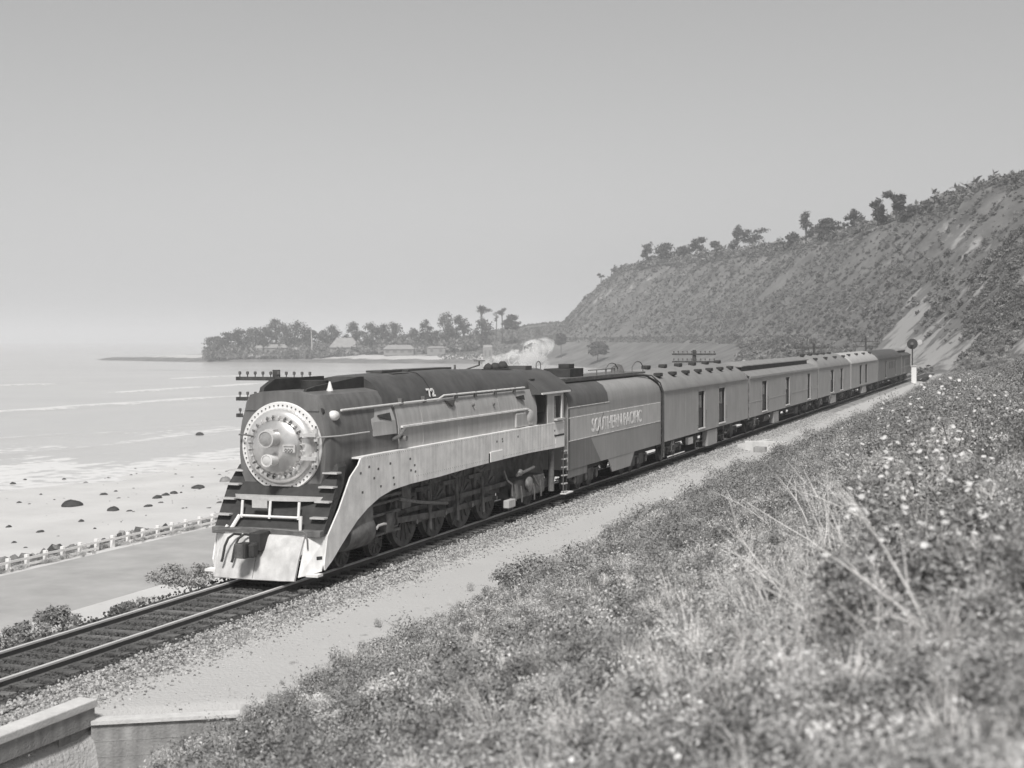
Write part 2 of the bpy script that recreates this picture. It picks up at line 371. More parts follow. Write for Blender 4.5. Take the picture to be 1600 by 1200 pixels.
# ------------------------------------------------------------------ locomotive
loco = empty('steam_locomotive', (0, 31, 0), 'streamlined black steam locomotive with silver smokebox front and pale side skirt', 'locomotive')
def lb(name, mb, m, smooth=40, parent=None, bevel=0): return mb.build(name, m, parent or loco, smooth=smooth, bevel=bevel)
def wheel_mb(x, y, z, r_, th=.14, spokes=0, side=1):
    mb = MB(); n = 28
    def ringx(rad, xx): return [(xx, y+rad*math.cos(a), z+rad*math.sin(a)) for a in [2*math.pi*k/n for k in range(n)]]
    a = x-side*th/2; b_ = x+side*th/2
    mb.loft([ringx(r_*.80, b_-side*.03), ringx(r_*.86, b_), ringx(r_, b_), ringx(r_, a), ringx(r_*1.04, a), ringx(r_*1.04, a-side*.03), ringx(r_*.8, a-side*.03)])
    mb.loft([ringx(r_*.05, b_+side*.04), ringx(r_*.24, b_+side*.04), ringx(r_*.27, b_), ringx(r_*.27, b_-side*.05)])
    for k in range(spokes):
        t = 2*math.pi*k/spokes
        mb.tube([(b_-side*.02, y+r_*.2*math.cos(t), z+r_*.2*math.sin(t)), (b_-side*.02, y+r_*.84*math.cos(t), z+r_*.84*math.sin(t))], .05, 5)
    return mb
# boiler: lower jacket and upper skyline casing, lofted along the engine
def sect(y, prof): return [(x, y, z) for x, z in prof]
def sym(h): return h+[(-x, z) for x, z in h[::-1] if x > 1e-6]
low_h = [(1.02, 1.95), (1.30, 2.6), (1.345, 3.05), (1.33, 3.52), (1.27, 3.85), (1.17, 4.15), (.6, 4.35)]
def low_sec(y, k=1): return sect(y, sym([(x*k, z) for x, z in low_h]))
lb('smokebox_jacket', MB().loft([low_sec(31.86, .90), low_sec(32.0, .955), low_sec(32.35, .985), low_sec(35.95, .985)]), smoke, 35)
lb('boiler_jacket', MB().loft([low_sec(35.95, 1.0), low_sec(47.6, 1.0)]), jacket, 35)
for yb in (37.6, 40.3, 43.9): lb('jacket_band', MB().loft([low_sec(yb, 1.006), low_sec(yb+.06, 1.006)]), jacket, 35)
lb('running_board', MB().box(1.30, 1.40, 36.1, 46.6, 3.48, 3.53), skirtm, None)
def cas_h(top, w=.62, sh=4.52): return [(1.165, 4.13), (1.10, 4.38), (.98, sh+.03), (w+.2, sh+(top-sh)*.55), (w, sh+(top-sh)*.86), (w*.55, top-.015), (0.0, top)]
def cas(y, top, w=.62, k=1): return sect(y, sym([(x*k, z) for x, z in cas_h(top, w)]))
lb('front_casing', MB().loft([sect(y, sym([(1.165*k, 4.13), (1.12*k, 4.33), (1.0*k, 4.52), (.62*k, 4.60), (0, 4.62)])) for y, k in ((31.835, .88), (31.91, .93), (32.1, .97), (32.5, 1.0), (35.3, 1.0))]), smoke, 35)
lb('skyline_casing', MB().loft([cas(35.3, 4.90), cas(35.6, 4.93), cas(38.9, 4.97), cas(41.8, 4.985), cas(43.1, 4.93), cas(45.2, 4.90), cas(47.0, 4.86), cas(47.8, 4.84)]), black, 35)
lb('smoke_lifter', MB().prism([(31.95, 4.5), (32.05, 4.70), (32.6, 4.90), (35.3, 4.91), (35.3, 4.5)], 'x', -.72, -.60), gloom)
lb('smoke_lifter', MB().prism([(31.95, 4.5), (32.05, 4.66), (32.5, 4.72), (35.0, 4.90), (35.3, 4.90), (35.3, 4.5)], 'x', .52, .60), gloom)
lb('smokestack', MB().lathe_y([(.01, 0), (.01, .01)], 0, 0, 8) if False else MB().tube([(0, 33.6, 4.5), (0, 33.6, 4.84)], .36, 20), gloom)
lb('bell', MB().tube([(.70, 33.1, 4.58), (.70, 33.1, 4.62), (.70, 33.1, 4.68), (.70, 33.1, 4.80), (.70, 33.1, 4.83)], [.09, .085, .06, .03, .015], 12), white)
lb('casing_port', MB().tube([(1.05, 31.97, 4.12), (1.05, 31.90, 4.12)], .09, 14), gloom)
for yj in (38.75,): lb('casing_seam', MB().loft([cas(yj, 4.99, .63, 1.004), cas(yj+.05, 4.99, .63, 1.004)]), gloom, 35)
for y0, y1 in ((37.2, 38.6), (39.0, 42.4)): lb('casing_rib', MB().box(-.25, .25, y0, y1, 4.955, 5.015), black)
lb('vent_slot', MB().box(.30, .55, 37.3, 38.4, 4.88, 4.93), gloom)
# smokebox front
CZ = 3.24
lb('smokebox_ring', MB().lathe_y([(1.12, 31.9), (1.12, 31.83), (1.10, 31.80), (.96, 31.795), (.95, 31.82), (.90, 31.84)], 0, CZ, 64), silver, 30)
lb('smokebox_front', MB().lathe_y([(.96, 31.84), (.95, 31.74), (.90, 31.66), (.79, 31.60), (.78, 31.60), (.05, 31.60)], 0, CZ, 64), mat('bright_aluminium_paint', .74, .28, .6, var=.12, scale=3, spec=.5), 30)
lb('smokebox_door', MB().lathe_y([(.70, 31.605), (.69, 31.56), (.62, 31.51), (.48, 31.455), (.34, 31.42), (.18, 31.40), (.01, 31.395)], 0, CZ, 56), mat('worn_aluminium_paint', .62, .30, .75, var=.18, scale=2.5, spec=.5), 60)
for k in range(52):
    a = 2*math.pi*(k+.5)/52; x, z = 1.03*math.cos(a), CZ+1.03*math.sin(a)
    if k == 0:
        bolt = MB().tube([(x, 31.80, z), (x, 31.772, z)], .017, 6).build('bolt', gloom, loco); b0 = (x, z)
    else: c = link_copy(bolt, loco, (x-b0[0], 0, z-b0[1]))
for k in range(28):
    a = 2*math.pi*(k+.5)/28; ca, sa = math.cos(a), math.sin(a)
    mb = MB(); x, z = .74*ca, .74*sa
    mb.tube([(.69*ca, 31.535, CZ+.69*sa), (.735*ca, 31.52, CZ+.735*sa), (.785*ca, 31.57, CZ+.785*sa)], .019, 6)
    mb.tube([(x, 31.60, CZ+z), (x, 31.50, CZ+z)], .018, 6)
    mb.build('door_dog', gear if k % 3 else silver2, loco, smooth=40)
for zz in (3.56, 2.98):
    mb = MB().box(.70, 1.12, 31.50, 31.60, zz-.045, zz+.045); mb.tube([(1.08, 31.60, zz-.16), (1.08, 31.60, zz+.16)], .06, 10); mb.tube([(.98, 31.66, zz-.12), (.98, 31.66, zz+.12)], .05, 8)
    lb('door_hinge', mb, silver2)
lb('hinge_pin', MB().tube([(1.08, 31.6, 2.72), (1.08, 31.6, 3.78)], .025, 8), gear)
lb('door_handrail', MB().tube([(-1.16, 31.75, 3.52), (-.85, 31.55, 3.53), (-.62, 31.5, 3.5)], .022, 6), gear)
lb('door_handrail', MB().tube([(.75, 31.5, 3.50), (1.15, 31.6, 3.50), (1.38, 32.3, 3.50), (1.38, 34.0, 3.50)], .02, 6), silver2)
def headlight(z, r_, y0, y1, mb_m, lm, nm):
    hl = lb(nm, MB().lathe_y([(r_*.72, y1), (r_*.9, y1-.02), (r_*.98, (y0+y1)/2), (r_, y0+.03), (r_, y0), (r_*.86, y0-.005), (r_*.84, y0+.03)], 0, z, 28), mb_m, 40)
    MB().lathe_y([(r_*.85, y0+.04), (r_*.85, y0+.015), (r_*.6, y0-.006), (r_*.3, y0-.018), (.01, y0-.022)], 0, z, 24).build('lens', lm, hl, smooth=60)
    return hl
headlight(3.47, .215, 31.02, 31.56, silver2, mat('frosted_lens', .30, .1, spec=.9, var=.2, scale=9), 'signal_headlight')
headlight(2.94, .155, 31.06, 31.54, silver, lens, 'headlight')
lb('headlight_bracket', MB().box(-.12, .12, 31.20, 31.56, 3.62, 3.70), silver2)
npl = lb('number_plate', MB().box(.26, .60, 31.405, 31.45, 3.13, 3.32), silver2, None)
mb = MB()
for k in range(3):
    cx = .35+k*.08; mb.tube([(cx+.026*math.cos(a), 31.400, 3.18+.038*math.sin(a)) for a in [2*math.pi*i/10 for i in range(11)]], .009, 4)
mb.box(.30, .56, 31.397, 31.405, 3.265, 3.28)
mb.build('number', gear, npl)
for sx in (1, -1):
    lb('class_lamp', MB().lathe_y([(.02, 32.15), (.10, 32.18), (.13, 32.26), (.13, 32.38), (.10, 32.48), (.03, 32.52)], sx*1.20, 4.0, 18), silver, 50)
# front deck and pilot
lb('front_apron', MB().loft([[(-1.52, 31.10, 1.18), (1.52, 31.10, 1.18), (1.52, 31.3, 1.18), (-1.52, 31.3, 1.18)],
                              [(-1.52, 31.80, 2.25), (1.52, 31.80, 2.25), (1.52, 32.2, 2.25), (-1.52, 32.2, 2.25)],
                              [(-1.40, 32.15, 2.72), (1.40, 32.15, 2.72), (1.40, 32.6, 2.72), (-1.40, 32.6, 2.72)],
                              [(-1.16, 32.45, 2.95), (1.16, 32.45, 2.95), (1.16, 32.8, 2.95), (-1.16, 32.8, 2.95)]]), gloom, 25)
def step(x0, x1, y, z): lb('step', MB().box(x0, x1, y-.12, y+.14, z-.02, z+.02), silver2, None)
for z, y in ((2.60, 31.96), (2.27, 31.74), (1.93, 31.53), (1.56, 31.28)):
    step(1.12, 1.52, y, z); step(-1.52, -1.12, y, z)
shelf = []
for k in range(15):
    t = -1+2*k/14; shelf.append((t*1.30, 31.72-.42*(1-t*t)**.6))
lb('front_platform', MB().prism(shelf+[(1.30, 31.78), (-1.30, 31.78)], 'z', 1.93, 2.03), silver2, 30)
for x in (-.80, -.02, .78): lb('frame_post', MB().tube([(x, 31.22, 1.50), (x, 31.28, 1.93)], .036, 8), white)
lb('frame_bar', MB().tube([(-.84, 31.22, 1.55), (.80, 31.22, 1.55)], .032, 8), white)
lb('front_plate', MB().box(-.48, -.06, 31.18, 31.20, 1.76, 1.95), silver2, None)
lb('brace', MB().tube([(-.98, 31.0, 1.22), (-.84, 31.2, 1.56)], .05, 6), white); lb('brace', MB().tube([(-1.15, 31.02, 1.22), (-1.10, 31.06, 1.32)], .04, 6), white)
lb('marker_post', MB().tube([(.95, 31.0, 1.2), (.95, 31.02, 1.62)], [.035, .05], 8), white)
plt = []
for z, y, hw in ((.12, 30.42, 1.10), (.14, 30.40, 1.10), (.6, 30.58, 1.11), (1.10, 30.88, 1.11), (1.16, 30.95, 1.10)):
    plt.append([(-hw, y, z), (-hw*.5, y-.06, z), (0, y-.08, z), (hw*.5, y-.06, z), (hw, y, z), (hw, y+.07, z), (-hw, y+.07, z)])
lb('pilot', MB().loft(plt), mat('pilot_paint', .52, .55, var=.2, scale=2.2, streak=.16), 40)
lb('pilot_seam', MB().tube([(0, 30.335, .16), (0, 30.50, .58), (0, 30.79, 1.08)], .012, 5), gear)
for s in (1, -1):
    lb('pilot_side', MB().loft([[(s*1.12, 30.55, .20), (s*1.50, 31.05, .30), (s*1.47, 31.12, .30), (s*1.10, 30.66, .20)], [(s*1.12, 30.97, 1.16), (s*1.545, 31.32, 1.16), (s*1.515, 31.40, 1.16), (s*1.08, 31.05, 1.16)]]), skirtm, None)
    lb('pilot_step', MB().box(min(s*1.15, s*1.56), max(s*1.15, s*1.56), 30.72, 31.0, .20, .26), skirtm, None)
lb('slot', MB().loft([[(1.40, 30.98, .58), (1.49, 31.10, .58), (1.49, 31.10, .66), (1.40, 30.98, .66)], [(1.36, 31.03, .58), (1.45, 31.15, .58), (1.45, 31.15, .66), (1.36, 31.03, .66)]]), gloom, None)
lb('buffer_beam', MB().box(-1.5, 1.5, 30.96, 31.3, 1.12, 1.28), gear, None, bevel=.02)
lb('cut_lever', MB().tube([(-1.35, 30.86, 1.22), (-.3, 30.82, 1.30), (.3, 30.82, 1.30), (1.12, 30.84, 1.27), (1.20, 30.86, 1.2), (1.22, 30.87, .85)], .018, 6), gearlt)
cp = MB().box(-.14, .17, 30.42, 30.95, .80, 1.25); cp.box(-.10, .12, 30.22, 30.5, .72, 1.03); cp.box(-.22, .02, 29.98, 30.28, .68, 1.05); cp.box(.04, .19, 30.08, 30.3, .70, 1.02)
lb('coupler', cp, gloom, None, bevel=.03)
lb('coupler_knuckle', MB().tube([(-.16, 30.02, .70), (-.16, 30.02, 1.03)], .13, 10), gear)
for x in (-.78, -.50):
    lb('air_hose', MB().tube([(x+.22, 30.80, 1.14), (x+.10, 30.66, 1.17), (x+.02, 30.52, 1.08), (x-.02, 30.42, .9), (x-.05, 30.36, .6), (x-.07, 30.34, .52)], .032, 8), gloom)
# side skirts
top = [(32.98, 2.72), (33.12, 2.88), (33.35, 2.91), (50.02, 2.91)]
bot = [(50.02, 1.97), (46.3, 2.03), (43.5, 2.02), (40.7, 1.99), (38.2, 1.94), (36.2, 1.93), (35.0, 1.88), (34.2, 1.76), (33.5, 1.56), (32.9, 1.32), (32.35, 1.02), (31.9, .75), (31.5, .5), (31.12, .32)]
front = [(31.08, .45), (31.27, 1.13), (31.9, 1.72), (32.52, 2.45)]
for s in (1, -1):
    sk = lb('side_skirt', MB().prism(top+bot+front, 'x', min(s*1.52, s*1.56), max(s*1.52, s*1.56)), skirtm, None)
    lb('skirt_ledge', MB().box(min(s*1.28, s*1.52), max(s*1.28, s*1.52), 33.1, 47.5, 2.86, 2.90), skirtm, None)
    if s > 0:
        q = MB()
        for y, z in ((33.6, 2.62), (33.9, 2.3), (34.15, 2.52), (34.3, 2.05), (34.9, 2.6), (35.1, 2.2), (35.15, 2.02), (36.2, 2.62), (36.25, 2.3), (36.5, 2.42), (36.55, 2.24), (33.1, 2.5), (33.2, 2.0), (43.0, 2.63), (43.5, 2.68), (43.52, 2.60), (45.0, 2.66), (48.9, 2.62), (48.9, 2.45)):
            q.box(1.556, 1.564, y-.05, y+.05, z-.03, z+.03)
        q.build('rivet_patch', gear, sk)
        rv = MB()
        for k in range(118): y = 33.5+k*.14; rv.box(1.558, 1.566, y, y+.028, 2.845, 2.873)
        for k in range(86): y = 36.6+k*.155; rv.box(1.558, 1.566, y, y+.028, 2.10, 2.128)
        rv.build('rivet_row', jacket, sk)
        for y in (38.0, 40.0, 42.4, 45.2, 47.3): MB().box(1.555, 1.561, y, y+.025, 2.04, 2.90).build('panel_seam', jacket, sk)
        MB().box(1.56, 1.60, 42.35, 43.45, 2.02, 2.34).build('access_door', white, sk, bevel=.01)
        MB().box(1.56, 1.575, 42.26, 42.36, 1.98, 2.30).build('door_edge', gloom, sk)
# pipes and fittings on the near side
lb('handrail_pipe', MB().tube([(1.22, 32.7, 4.12), (1.225, 36, 4.14), (1.23, 39.0, 4.15), (1.23, 39.4, 4.24), (1.23, 46.6, 4.24)], .028, 8), silver)
lb('handrail_pipe', MB().tube([(-1.22, 32.7, 4.12), (-1.23, 39.0, 4.15), (-1.23, 39.4, 4.24), (-1.23, 46.6, 4.24)], .028, 8), silver)
for y in (36.4, 38.0, 40.4, 42.0, 43.8, 45.6): lb('pipe_bracket', MB().box(1.10, 1.25, y-.07, y+.07, 4.10, 4.27), gear, None)
lb('hatch_panel', MB().loft([[(1.325, 34.35, 3.35), (1.29, 34.35, 3.72), (1.17, 34.35, 4.06), (1.10, 34.35, 3.7)], [(1.395, 35.7, 3.35), (1.35, 35.7, 3.72), (1.21, 35.7, 4.07), (1.10, 35.7, 3.7)]]), jacket, None)
lb('hatch_notch', MB().loft([[(1.315, 34.75, 3.84), (1.29, 34.75, 3.90), (1.2, 34.75, 3.87)], [(1.355, 35.45, 3.72), (1.30, 35.45, 3.93), (1.2, 35.45, 3.82)]]), gloom, None)
for y, z in ((46.0, 3.92), (46.0, 3.32)): lb('jacket_notch', MB().loft([[(1.31, y-.35, z+.02), (1.30, y-.35, z+.05), (1.2, y-.35, z+.03)], [(1.37, y+.25, z-.10), (1.33, y+.25, z+.08), (1.2, y+.25, z)]]), gloom, None)
lb('check_valve', MB().tube([(1.30, 35.5, 3.2), (1.42, 35.75, 3.25), (1.45, 35.95, 3.38), (1.40, 36.2, 3.45)], .05, 8).tube([(1.36, 36.0, 3.2), (1.55, 36.0, 3.2)], .08, 10), gearlt)
lb('drain_bracket', MB().prism([(39.5, 4.08), (40.1, 4.1), (39.95, 3.88)], 'x', 1.2, 1.32), gear)
for y, z in ((41.6, 3.86), (43.4, 3.8)): lb('washout_plug', MB().tube([(1.22, y, z), (1.34, y, z)], .045, 8), gear)
lb('firebox_panel', MB().box(1.30, 1.40, 45.3, 46.3, 2.92, 3.42), jacket, None, bevel=.05)
lb('firebox_dome', MB().blob((1.32, 46.85, 3.2), (.14, .36, .28), 4, 14, 10, .02), jacket, 60)
# top fittings
lb('whistle_post', MB().tube([(0, 43.3, 4.9), (0, 43.3, 5.07)], .04, 8), gear)
lb('whistle', MB().tube([(0, 44.1, 4.88), (.05, 44.9, 4.98), (.05, 45.35, 5.02), (.05, 45.35, 5.16)], .025, 6).box(-.1, .2, 45.22, 45.5, 5.15, 5.18), gear)
for i, y in enumerate((46.0, 46.35, 46.7, 47.05)): lb('safety_valve', MB().blob((.12+.1*(i % 2), y, 4.93), (.17, .15, .13), i, 10, 6, .2), gloom, 60)
lb('turret_dome', MB().tube([(.1, 47.5, 4.8), (.1, 47.5, 4.95), (.1, 47.5, 5.07), (.1, 47.5, 5.12)], [.22, .2, .13, .08], 14), gloom, 40)
lb('steam_pipes', MB().tube([(.45, 44.6, 4.86), (.55, 45.6, 4.84), (.5, 46.8, 4.84), (.6, 47.8, 4.7)], .05, 8).tube([(.75, 45.1, 4.7), (.8, 46.2, 4.68), (.75, 47.6, 4.6)], .045, 8), gloom)
# cab
cabm = jacket
cy0, cy1 = 47.55, 50.02
def hole_wall(x0, x1, y0, y1, z0, z1, wy0, wy1, wz0, wz1):
    mb = MB(); mb.box(x0, x1, y0, wy0, z0, z1); mb.box(x0, x1, wy1, y1, z0, z1); mb.box(x0, x1, wy0, wy1, z0, wz0); mb.box(x0, x1, wy0, wy1, wz1, z1); return mb
for s in (1, -1):
    a, b_ = sorted((s*1.47, s*1.53))
    cw = lb('cab_side', hole_wall(a, b_, 48.2, cy1, 2.91, 3.97, 48.95, 49.8, 3.05, 3.85), tlt, None)
    MB().box(min(s*1.40, s*1.43), max(s*1.40, s*1.43), 48.95, 49.45, 3.05, 3.85).build('window_pane', glass, cw)
    MB().box(min(s*1.535, s*1.56), max(s*1.535, s*1.56), 49.72, 49.78, 3.02, 3.86).build('window_post', white, cw)
    MB().box(min(s*1.54, s*1.66), max(s*1.54, s*1.66), 48.9, 49.85, 2.98, 3.04).build('arm_rest', silver2, cw)
    if s > 0: MB().box(1.561, 1.575, 48.9, 49.95, 2.40, 2.46).build('cab_slot', gloom, cw); MB().box(1.561, 1.57, 49.0, 50.0, 1.99, 2.38).build('cab_plate', white, cw)
cf = lb('cab_front', MB().prism([(-1.5, 2.9), (1.5, 2.9), (1.5, 3.30), (-1.5, 3.30)], 'y', 48.14, 48.2), black, None)
for s in (1, -1): MB().prism([(s*1.5, 3.30), (s*1.5, 3.97), (s*1.42, 3.97), (s*1.42, 3.30)], 'y', 48.14, 48.2).build('front_post', black, cf); MB().box(min(s*1.36, s*1.41), max(s*1.36, s*1.41), 48.13, 48.16, 3.44, 3.90).build('front_pane', white, cf) if False else None
rp_h = [(1.60, 3.96), (1.56, 4.06), (1.2, 4.36), (.7, 4.68), (.25, 4.80), (0, 4.81)]
rf = lb('cab_roof', MB().loft([sect(47.3, sym(rp_h)), sect(50.9, sym(rp_h))]), dkroof, 40)
MB().box(1.56, 1.625, 47.35, 50.6, 3.96, 4.02).build('roof_gutter', white, rf)
MB().box(-.35, .35, 49.2, 49.9, 4.72, 4.92).build('roof_vent', dkroof, rf)
MB().tube([(.35, 50.4, 4.78), (.35, 50.4, 4.98), (.35, 50.55, 5.06), (.35, 50.75, 5.06), (.35, 50.9, 4.98), (.35, 50.9, 4.78)], .018, 5).build('roof_loop', gear, rf)
lb('cab_floor', MB().box(-1.46, 1.46, 47.6, 49.95, 2.78, 2.9), gear, None)
lb('backhead', MB().box(-1.1, 1.1, 47.6, 48.05, 2.9, 4.5), gloom, None)
lad = lb('cab_ladder', MB().tube([(1.5, 50.06, .25), (1.5, 50.06, 3.9)], .02, 6).tube([(1.5, 50.42, .25), (1.5, 50.42, 3.0)], .02, 6), gear)
for k in range(6): MB().box(1.42, 1.56, 50.06, 50.42, .28+k*.30, .32+k*.30).build('rung', silver2, lad)
MB().box(1.40, 1.62, 50.0, 50.9, .22, .26).build('foot_step', white, lad)
# running gear
lb('engine_frame', MB().box(-.75, .75, 33.0, 50.0, .75, 2.6), gear, None)
lb('cylinder', MB().lathe_y([(.05, 32.6), (.42, 32.6), (.46, 32.66), (.46, 34.0), (.42, 34.06), (.05, 34.06)], 1.1, .95, 24).box(.8, 1.5, 32.7, 33.95, 1.1, 1.9), gear, 40)
lb('cylinder', MB().lathe_y([(.05, 32.6), (.42, 32.6), (.46, 32.66), (.46, 34.0), (.42, 34.06), (.05, 34.06)], -1.1, .95, 24).box(-1.5, -.8, 32.7, 33.95, 1.1, 1.9), gear, 40)
lb('cylinder_cock', MB().tube([(1.5, 34.15, .95), (1.45, 34.35, 1.0), (1.5, 34.6, 1.02), (1.42, 34.9, .98)], .035, 6), silver2)
lb('guide_bar', MB().box(1.12, 1.26, 34.05, 36.2, 1.18, 1.25).box(1.12, 1.26, 34.05, 36.2, .66, .72).box(1.08, 1.30, 35.2, 35.7, .7, 1.2), gear, None)
for s in (1, -1):
    for y in (37.3, 39.45, 41.6, 43.75):
        lb('driving_wheel', wheel_mb(s*.80, y, 1.0, .98, .14, 14, s), gear, 40)
        lb('crank_pin', MB().tube([(s*.9, y+.2, .72), (s*1.2, y+.2, .72)], .07, 10), gearlt)
    for y in (33.4, 35.4): lb('lead_wheel', wheel_mb(s*.80, y, .46, .45, .13, 10, s), gear, 40)
    for y in (46.2, 47.9): lb('trailing_wheel', wheel_mb(s*.80, y, .58, .56, .13, 0, s), gear, 40)
    lb('side_rod', MB().box(min(s*1.0, s*1.07), max(s*1.0, s*1.07), 37.4, 44.05, .64, .80), gear, None, bevel=.01)
    lb('main_rod', MB().loft([[(s*1.10, 35.4, .88), (s*1.18, 35.4, .88), (s*1.18, 35.4, 1.02), (s*1.10, 35.4, 1.02)], [(s*1.10, 39.7, .62), (s*1.18, 39.7, .62), (s*1.18, 39.7, .82), (s*1.10, 39.7, .82)]]), gear, None)
    lb('eccentric_rod', MB().tube([(s*1.24, 39.6, 1.02), (s*1.24, 37.5, 1.28), (s*1.22, 36.2, 1.5)], .05, 6), gearlt)
    lb('trailing_frame', MB().box(min(s*1.02, s*1.16), max(s*1.02, s*1.16), 45.4, 49.2, .55, .88), gear, None, bevel=.03)
lb('brake_hanger', MB().tube([(1.15, 38.4, 1.5), (1.2, 38.42, .4)], .06, 6).tube([(1.15, 40.55, 1.5), (1.2, 40.55, .4)], .06, 6).tube([(1.15, 42.7, 1.5), (1.2, 42.7, .4)], .06, 6), gear)
lb('lower_skirt_shadow_plate', MB().box(.9, .96, 36.4, 45.0, 1.35, 2.0), gear, None) if False else None
for y in (38.4, 40.5, 42.6):
    lb('spring_rigging', MB().box(.86, .98, y-.55, y+.55, 1.50, 1.62).box(.88, .96, y-.06, y+.06, 1.2, 1.95).tube([(1.1, y-.5, 1.9), (1.14, y, 1.72), (1.1, y+.6, 1.85)], .03, 6), gear)
lb('valve_gear', MB().box(1.14, 1.22, 36.4, 37.0, 1.2, 1.9).tube([(1.2, 34.1, 1.5), (1.2, 36.8, 1.52)], .04, 6).tube([(1.2, 36.0, 1.5), (1.2, 36.1, .8), (1.2, 35.5, .75)], .035, 6).box(1.1, 1.2, 34.1, 36.5, 1.62, 1.70), gear)
lb('frame_rail', MB().box(.90, 1.0, 36.3, 45.4, .98, 1.12).box(.74, .9, 36.0, 45.6, 1.62, 2.0), gear)
lb('sand_pipe', MB().tube([(1.25, 38.3, 1.98), (1.2, 38.5, 1.0), (1.0, 38.6, .25)], .03, 6).tube([(1.25, 41.0, 1.98), (1.2, 40.7, 1.0), (1.0, 40.6, .25)], .03, 6), gear)
lb('injector', MB().tube([(1.45, 45.2, 1.35), (1.45, 46.1, 1.42), (1.45, 46.9, 1.48)], .055, 8).blob((1.45, 45.5, 1.42), (.1, .18, .12), 3, 10, 6, .1), gearlt, 50)
lb('injector_pipe', MB().tube([(1.42, 44.0, 1.6), (1.44, 44.3, 1.25), (1.45, 44.7, 1.1), (1.45, 44.75, .7)], .035, 6).tube([(1.42, 46.9, 1.2), (1.45, 47.2, .95), (1.45, 47.4, .8)], .035, 6), gearlt)
lb('ash_pan', MB().box(.6, 1.38, 45.4, 48.3, .5, 1.15), gear, None, bevel=.05)
lb('steam_trap', MB().blob((1.48, 46.3, .95), (.12, .3, .25), 8, 12, 8, .12), gearlt, 50)
lb('sander_box', MB().box(1.36, 1.56, 44.1, 44.75, .36, .62), tlt, None, bevel=.02)
lb('feed_pipe', MB().tube([(1.40, 48.95, .45), (1.40, 48.95, 1.95)], .11, 12), gear)
for i, (y, z) in enumerate(((45.0, .8), (45.6, .7), (46.9, .65), (47.6, .7))): lb('drain_pipe', MB().tube([(1.44, y, z+.25), (1.46, y+.05, z-.1), (1.44, y+.1, z-.3)], .03, 6), gearlt)
nm = MB(); nO, nX, nU = Vector((1.155, 38.36, 4.235)), Vector((0, 1, 0)), Vector((-.40, 0, .917)); nN = nX.cross(nU)
def stroke(pts, w_=.030):
    for (a, b), (c, d) in zip(pts[:-1], pts[1:]):
        e = Vector((c-a, d-b)).normalized(); q = Vector((-e.y, e.x))*w_; e = e*w_*.6
        quad = [(a-e.x+q.x, b-e.y+q.y), (a-e.x-q.x, b-e.y-q.y), (c+e.x-q.x, d+e.y-q.y), (c+e.x+q.x, d+e.y+q.y)]
        nm.loft([[tuple(nO+nX*u+nU*v+nN*.045) for u, v in quad], [tuple(nO+nX*u+nU*v+nN*.055) for u, v in quad]])
stroke([(0, .21), (.20, .21), (.07, 0)]); stroke([(.30, .16), (.33, .21), (.45, .21), (.48, .16), (.46, .11), (.30, .01), (.49, .01)])
nm.build('train_number', white, loco)

# ------------------------------------------------------------------ trucks shared by tender and cars
def truck(parent, y, wheels=2, pitch=2.4, r_=.44, m=gear, bright=False):
    half = pitch*(wheels-1)/2
    mb = MB()
    for s in (1, -1):
        mb.box(min(s*.98, s*1.12), max(s*.98, s*1.12), y-half-.5, y+half+.5, .52, .74)
        for k in range(wheels-1):
            c = y-half+pitch*(k+.5); mb.box(min(s*.94, s*1.16), max(s*.94, s*1.16), c-.4, c+.4, .30, .95)
    mb.box(-.9, .9, y-.25, y+.25, .5, 1.0)
    t = mb.build('truck', m, parent, bevel=.03)
    for s in (1, -1):
        for k in range(wheels):
            yy = y-half+pitch*k
            wheel_mb(s*.80, yy, r_, r_, .13, 0, s).build('wheel', gear, t, smooth=40)
            MB().tube([(s*1.0, yy, .5), (s*1.20, yy, .5), (s*1.22, yy, .5)], [.16, .15, .10], 10).build('axle_box', gearlt if bright else gear, t, smooth=40)
    return t

# ------------------------------------------------------------------ tender
ten = empty('tender', (0, 57.5, 0), 'long rounded-top tender lettered on a pale stripe right behind the locomotive', 'tender')
def tb(name, mb, m, smooth=35, parent=None, bevel=0): return mb.build(name, m, parent or ten, smooth=smooth, bevel=bevel)
th = [(1.5, 1.05), (1.53, 1.05), (1.53, 3.35), (1.47, 3.72), (1.28, 4.02), (.95, 4.22), (.5, 4.32), (0, 4.35)]
tb('tank', MB().loft([sect(50.55, sym(th)), sect(64.55, sym(th)), sect(64.9, sym([(x*.95, min(z, 4.2)) for x, z in th]))]), tmid, 40)
def band(name, y0, y1, z0, z1, m, d=.008): return tb(name, MB().box(1.525, 1.53+d, y0, y1, z0, z1), m, None)
band('side_stripe', 50.75, 64.5, 2.13, 2.95, tlt, .010); band('stripe_edge', 50.6, 64.5, 2.95, 2.985, lett, .014); band('stripe_edge', 50.6, 64.5, 2.10, 2.13, lett, .014)
band('upper_line', 50.6, 56.0, 3.34, 3.37, lett, .014)
band('front_edge_strip', 50.56, 50.75, 1.1, 3.3, tdk, .013)
up_h = [(x*1.006+.004, z+.008) for x, z in th[2:6]]
tb('fuel_bunker_side', MB().loft([sect(50.6, up_h+[(.9, 4.0), (1.3, 3.4)]), sect(55.9, up_h+[(.9, 4.0), (1.3, 3.4)])]), tdk, 40)
tb('side_panel', MB().prism([(50.6, 1.06), (54.8, 1.06), (53.4, 2.09), (50.6, 2.09)], 'x', 1.525, 1.541), tdk.copy() if False else mat('tender_panel_paint', .18, .5, var=.1, scale=1, streak=.15), None)
tb('scratch_mark', MB().prism([(54.35, 2.14), (54.42, 2.14), (55.2, 2.94), (55.13, 2.94)], 'x', 1.538, 1.545), tdk, None)
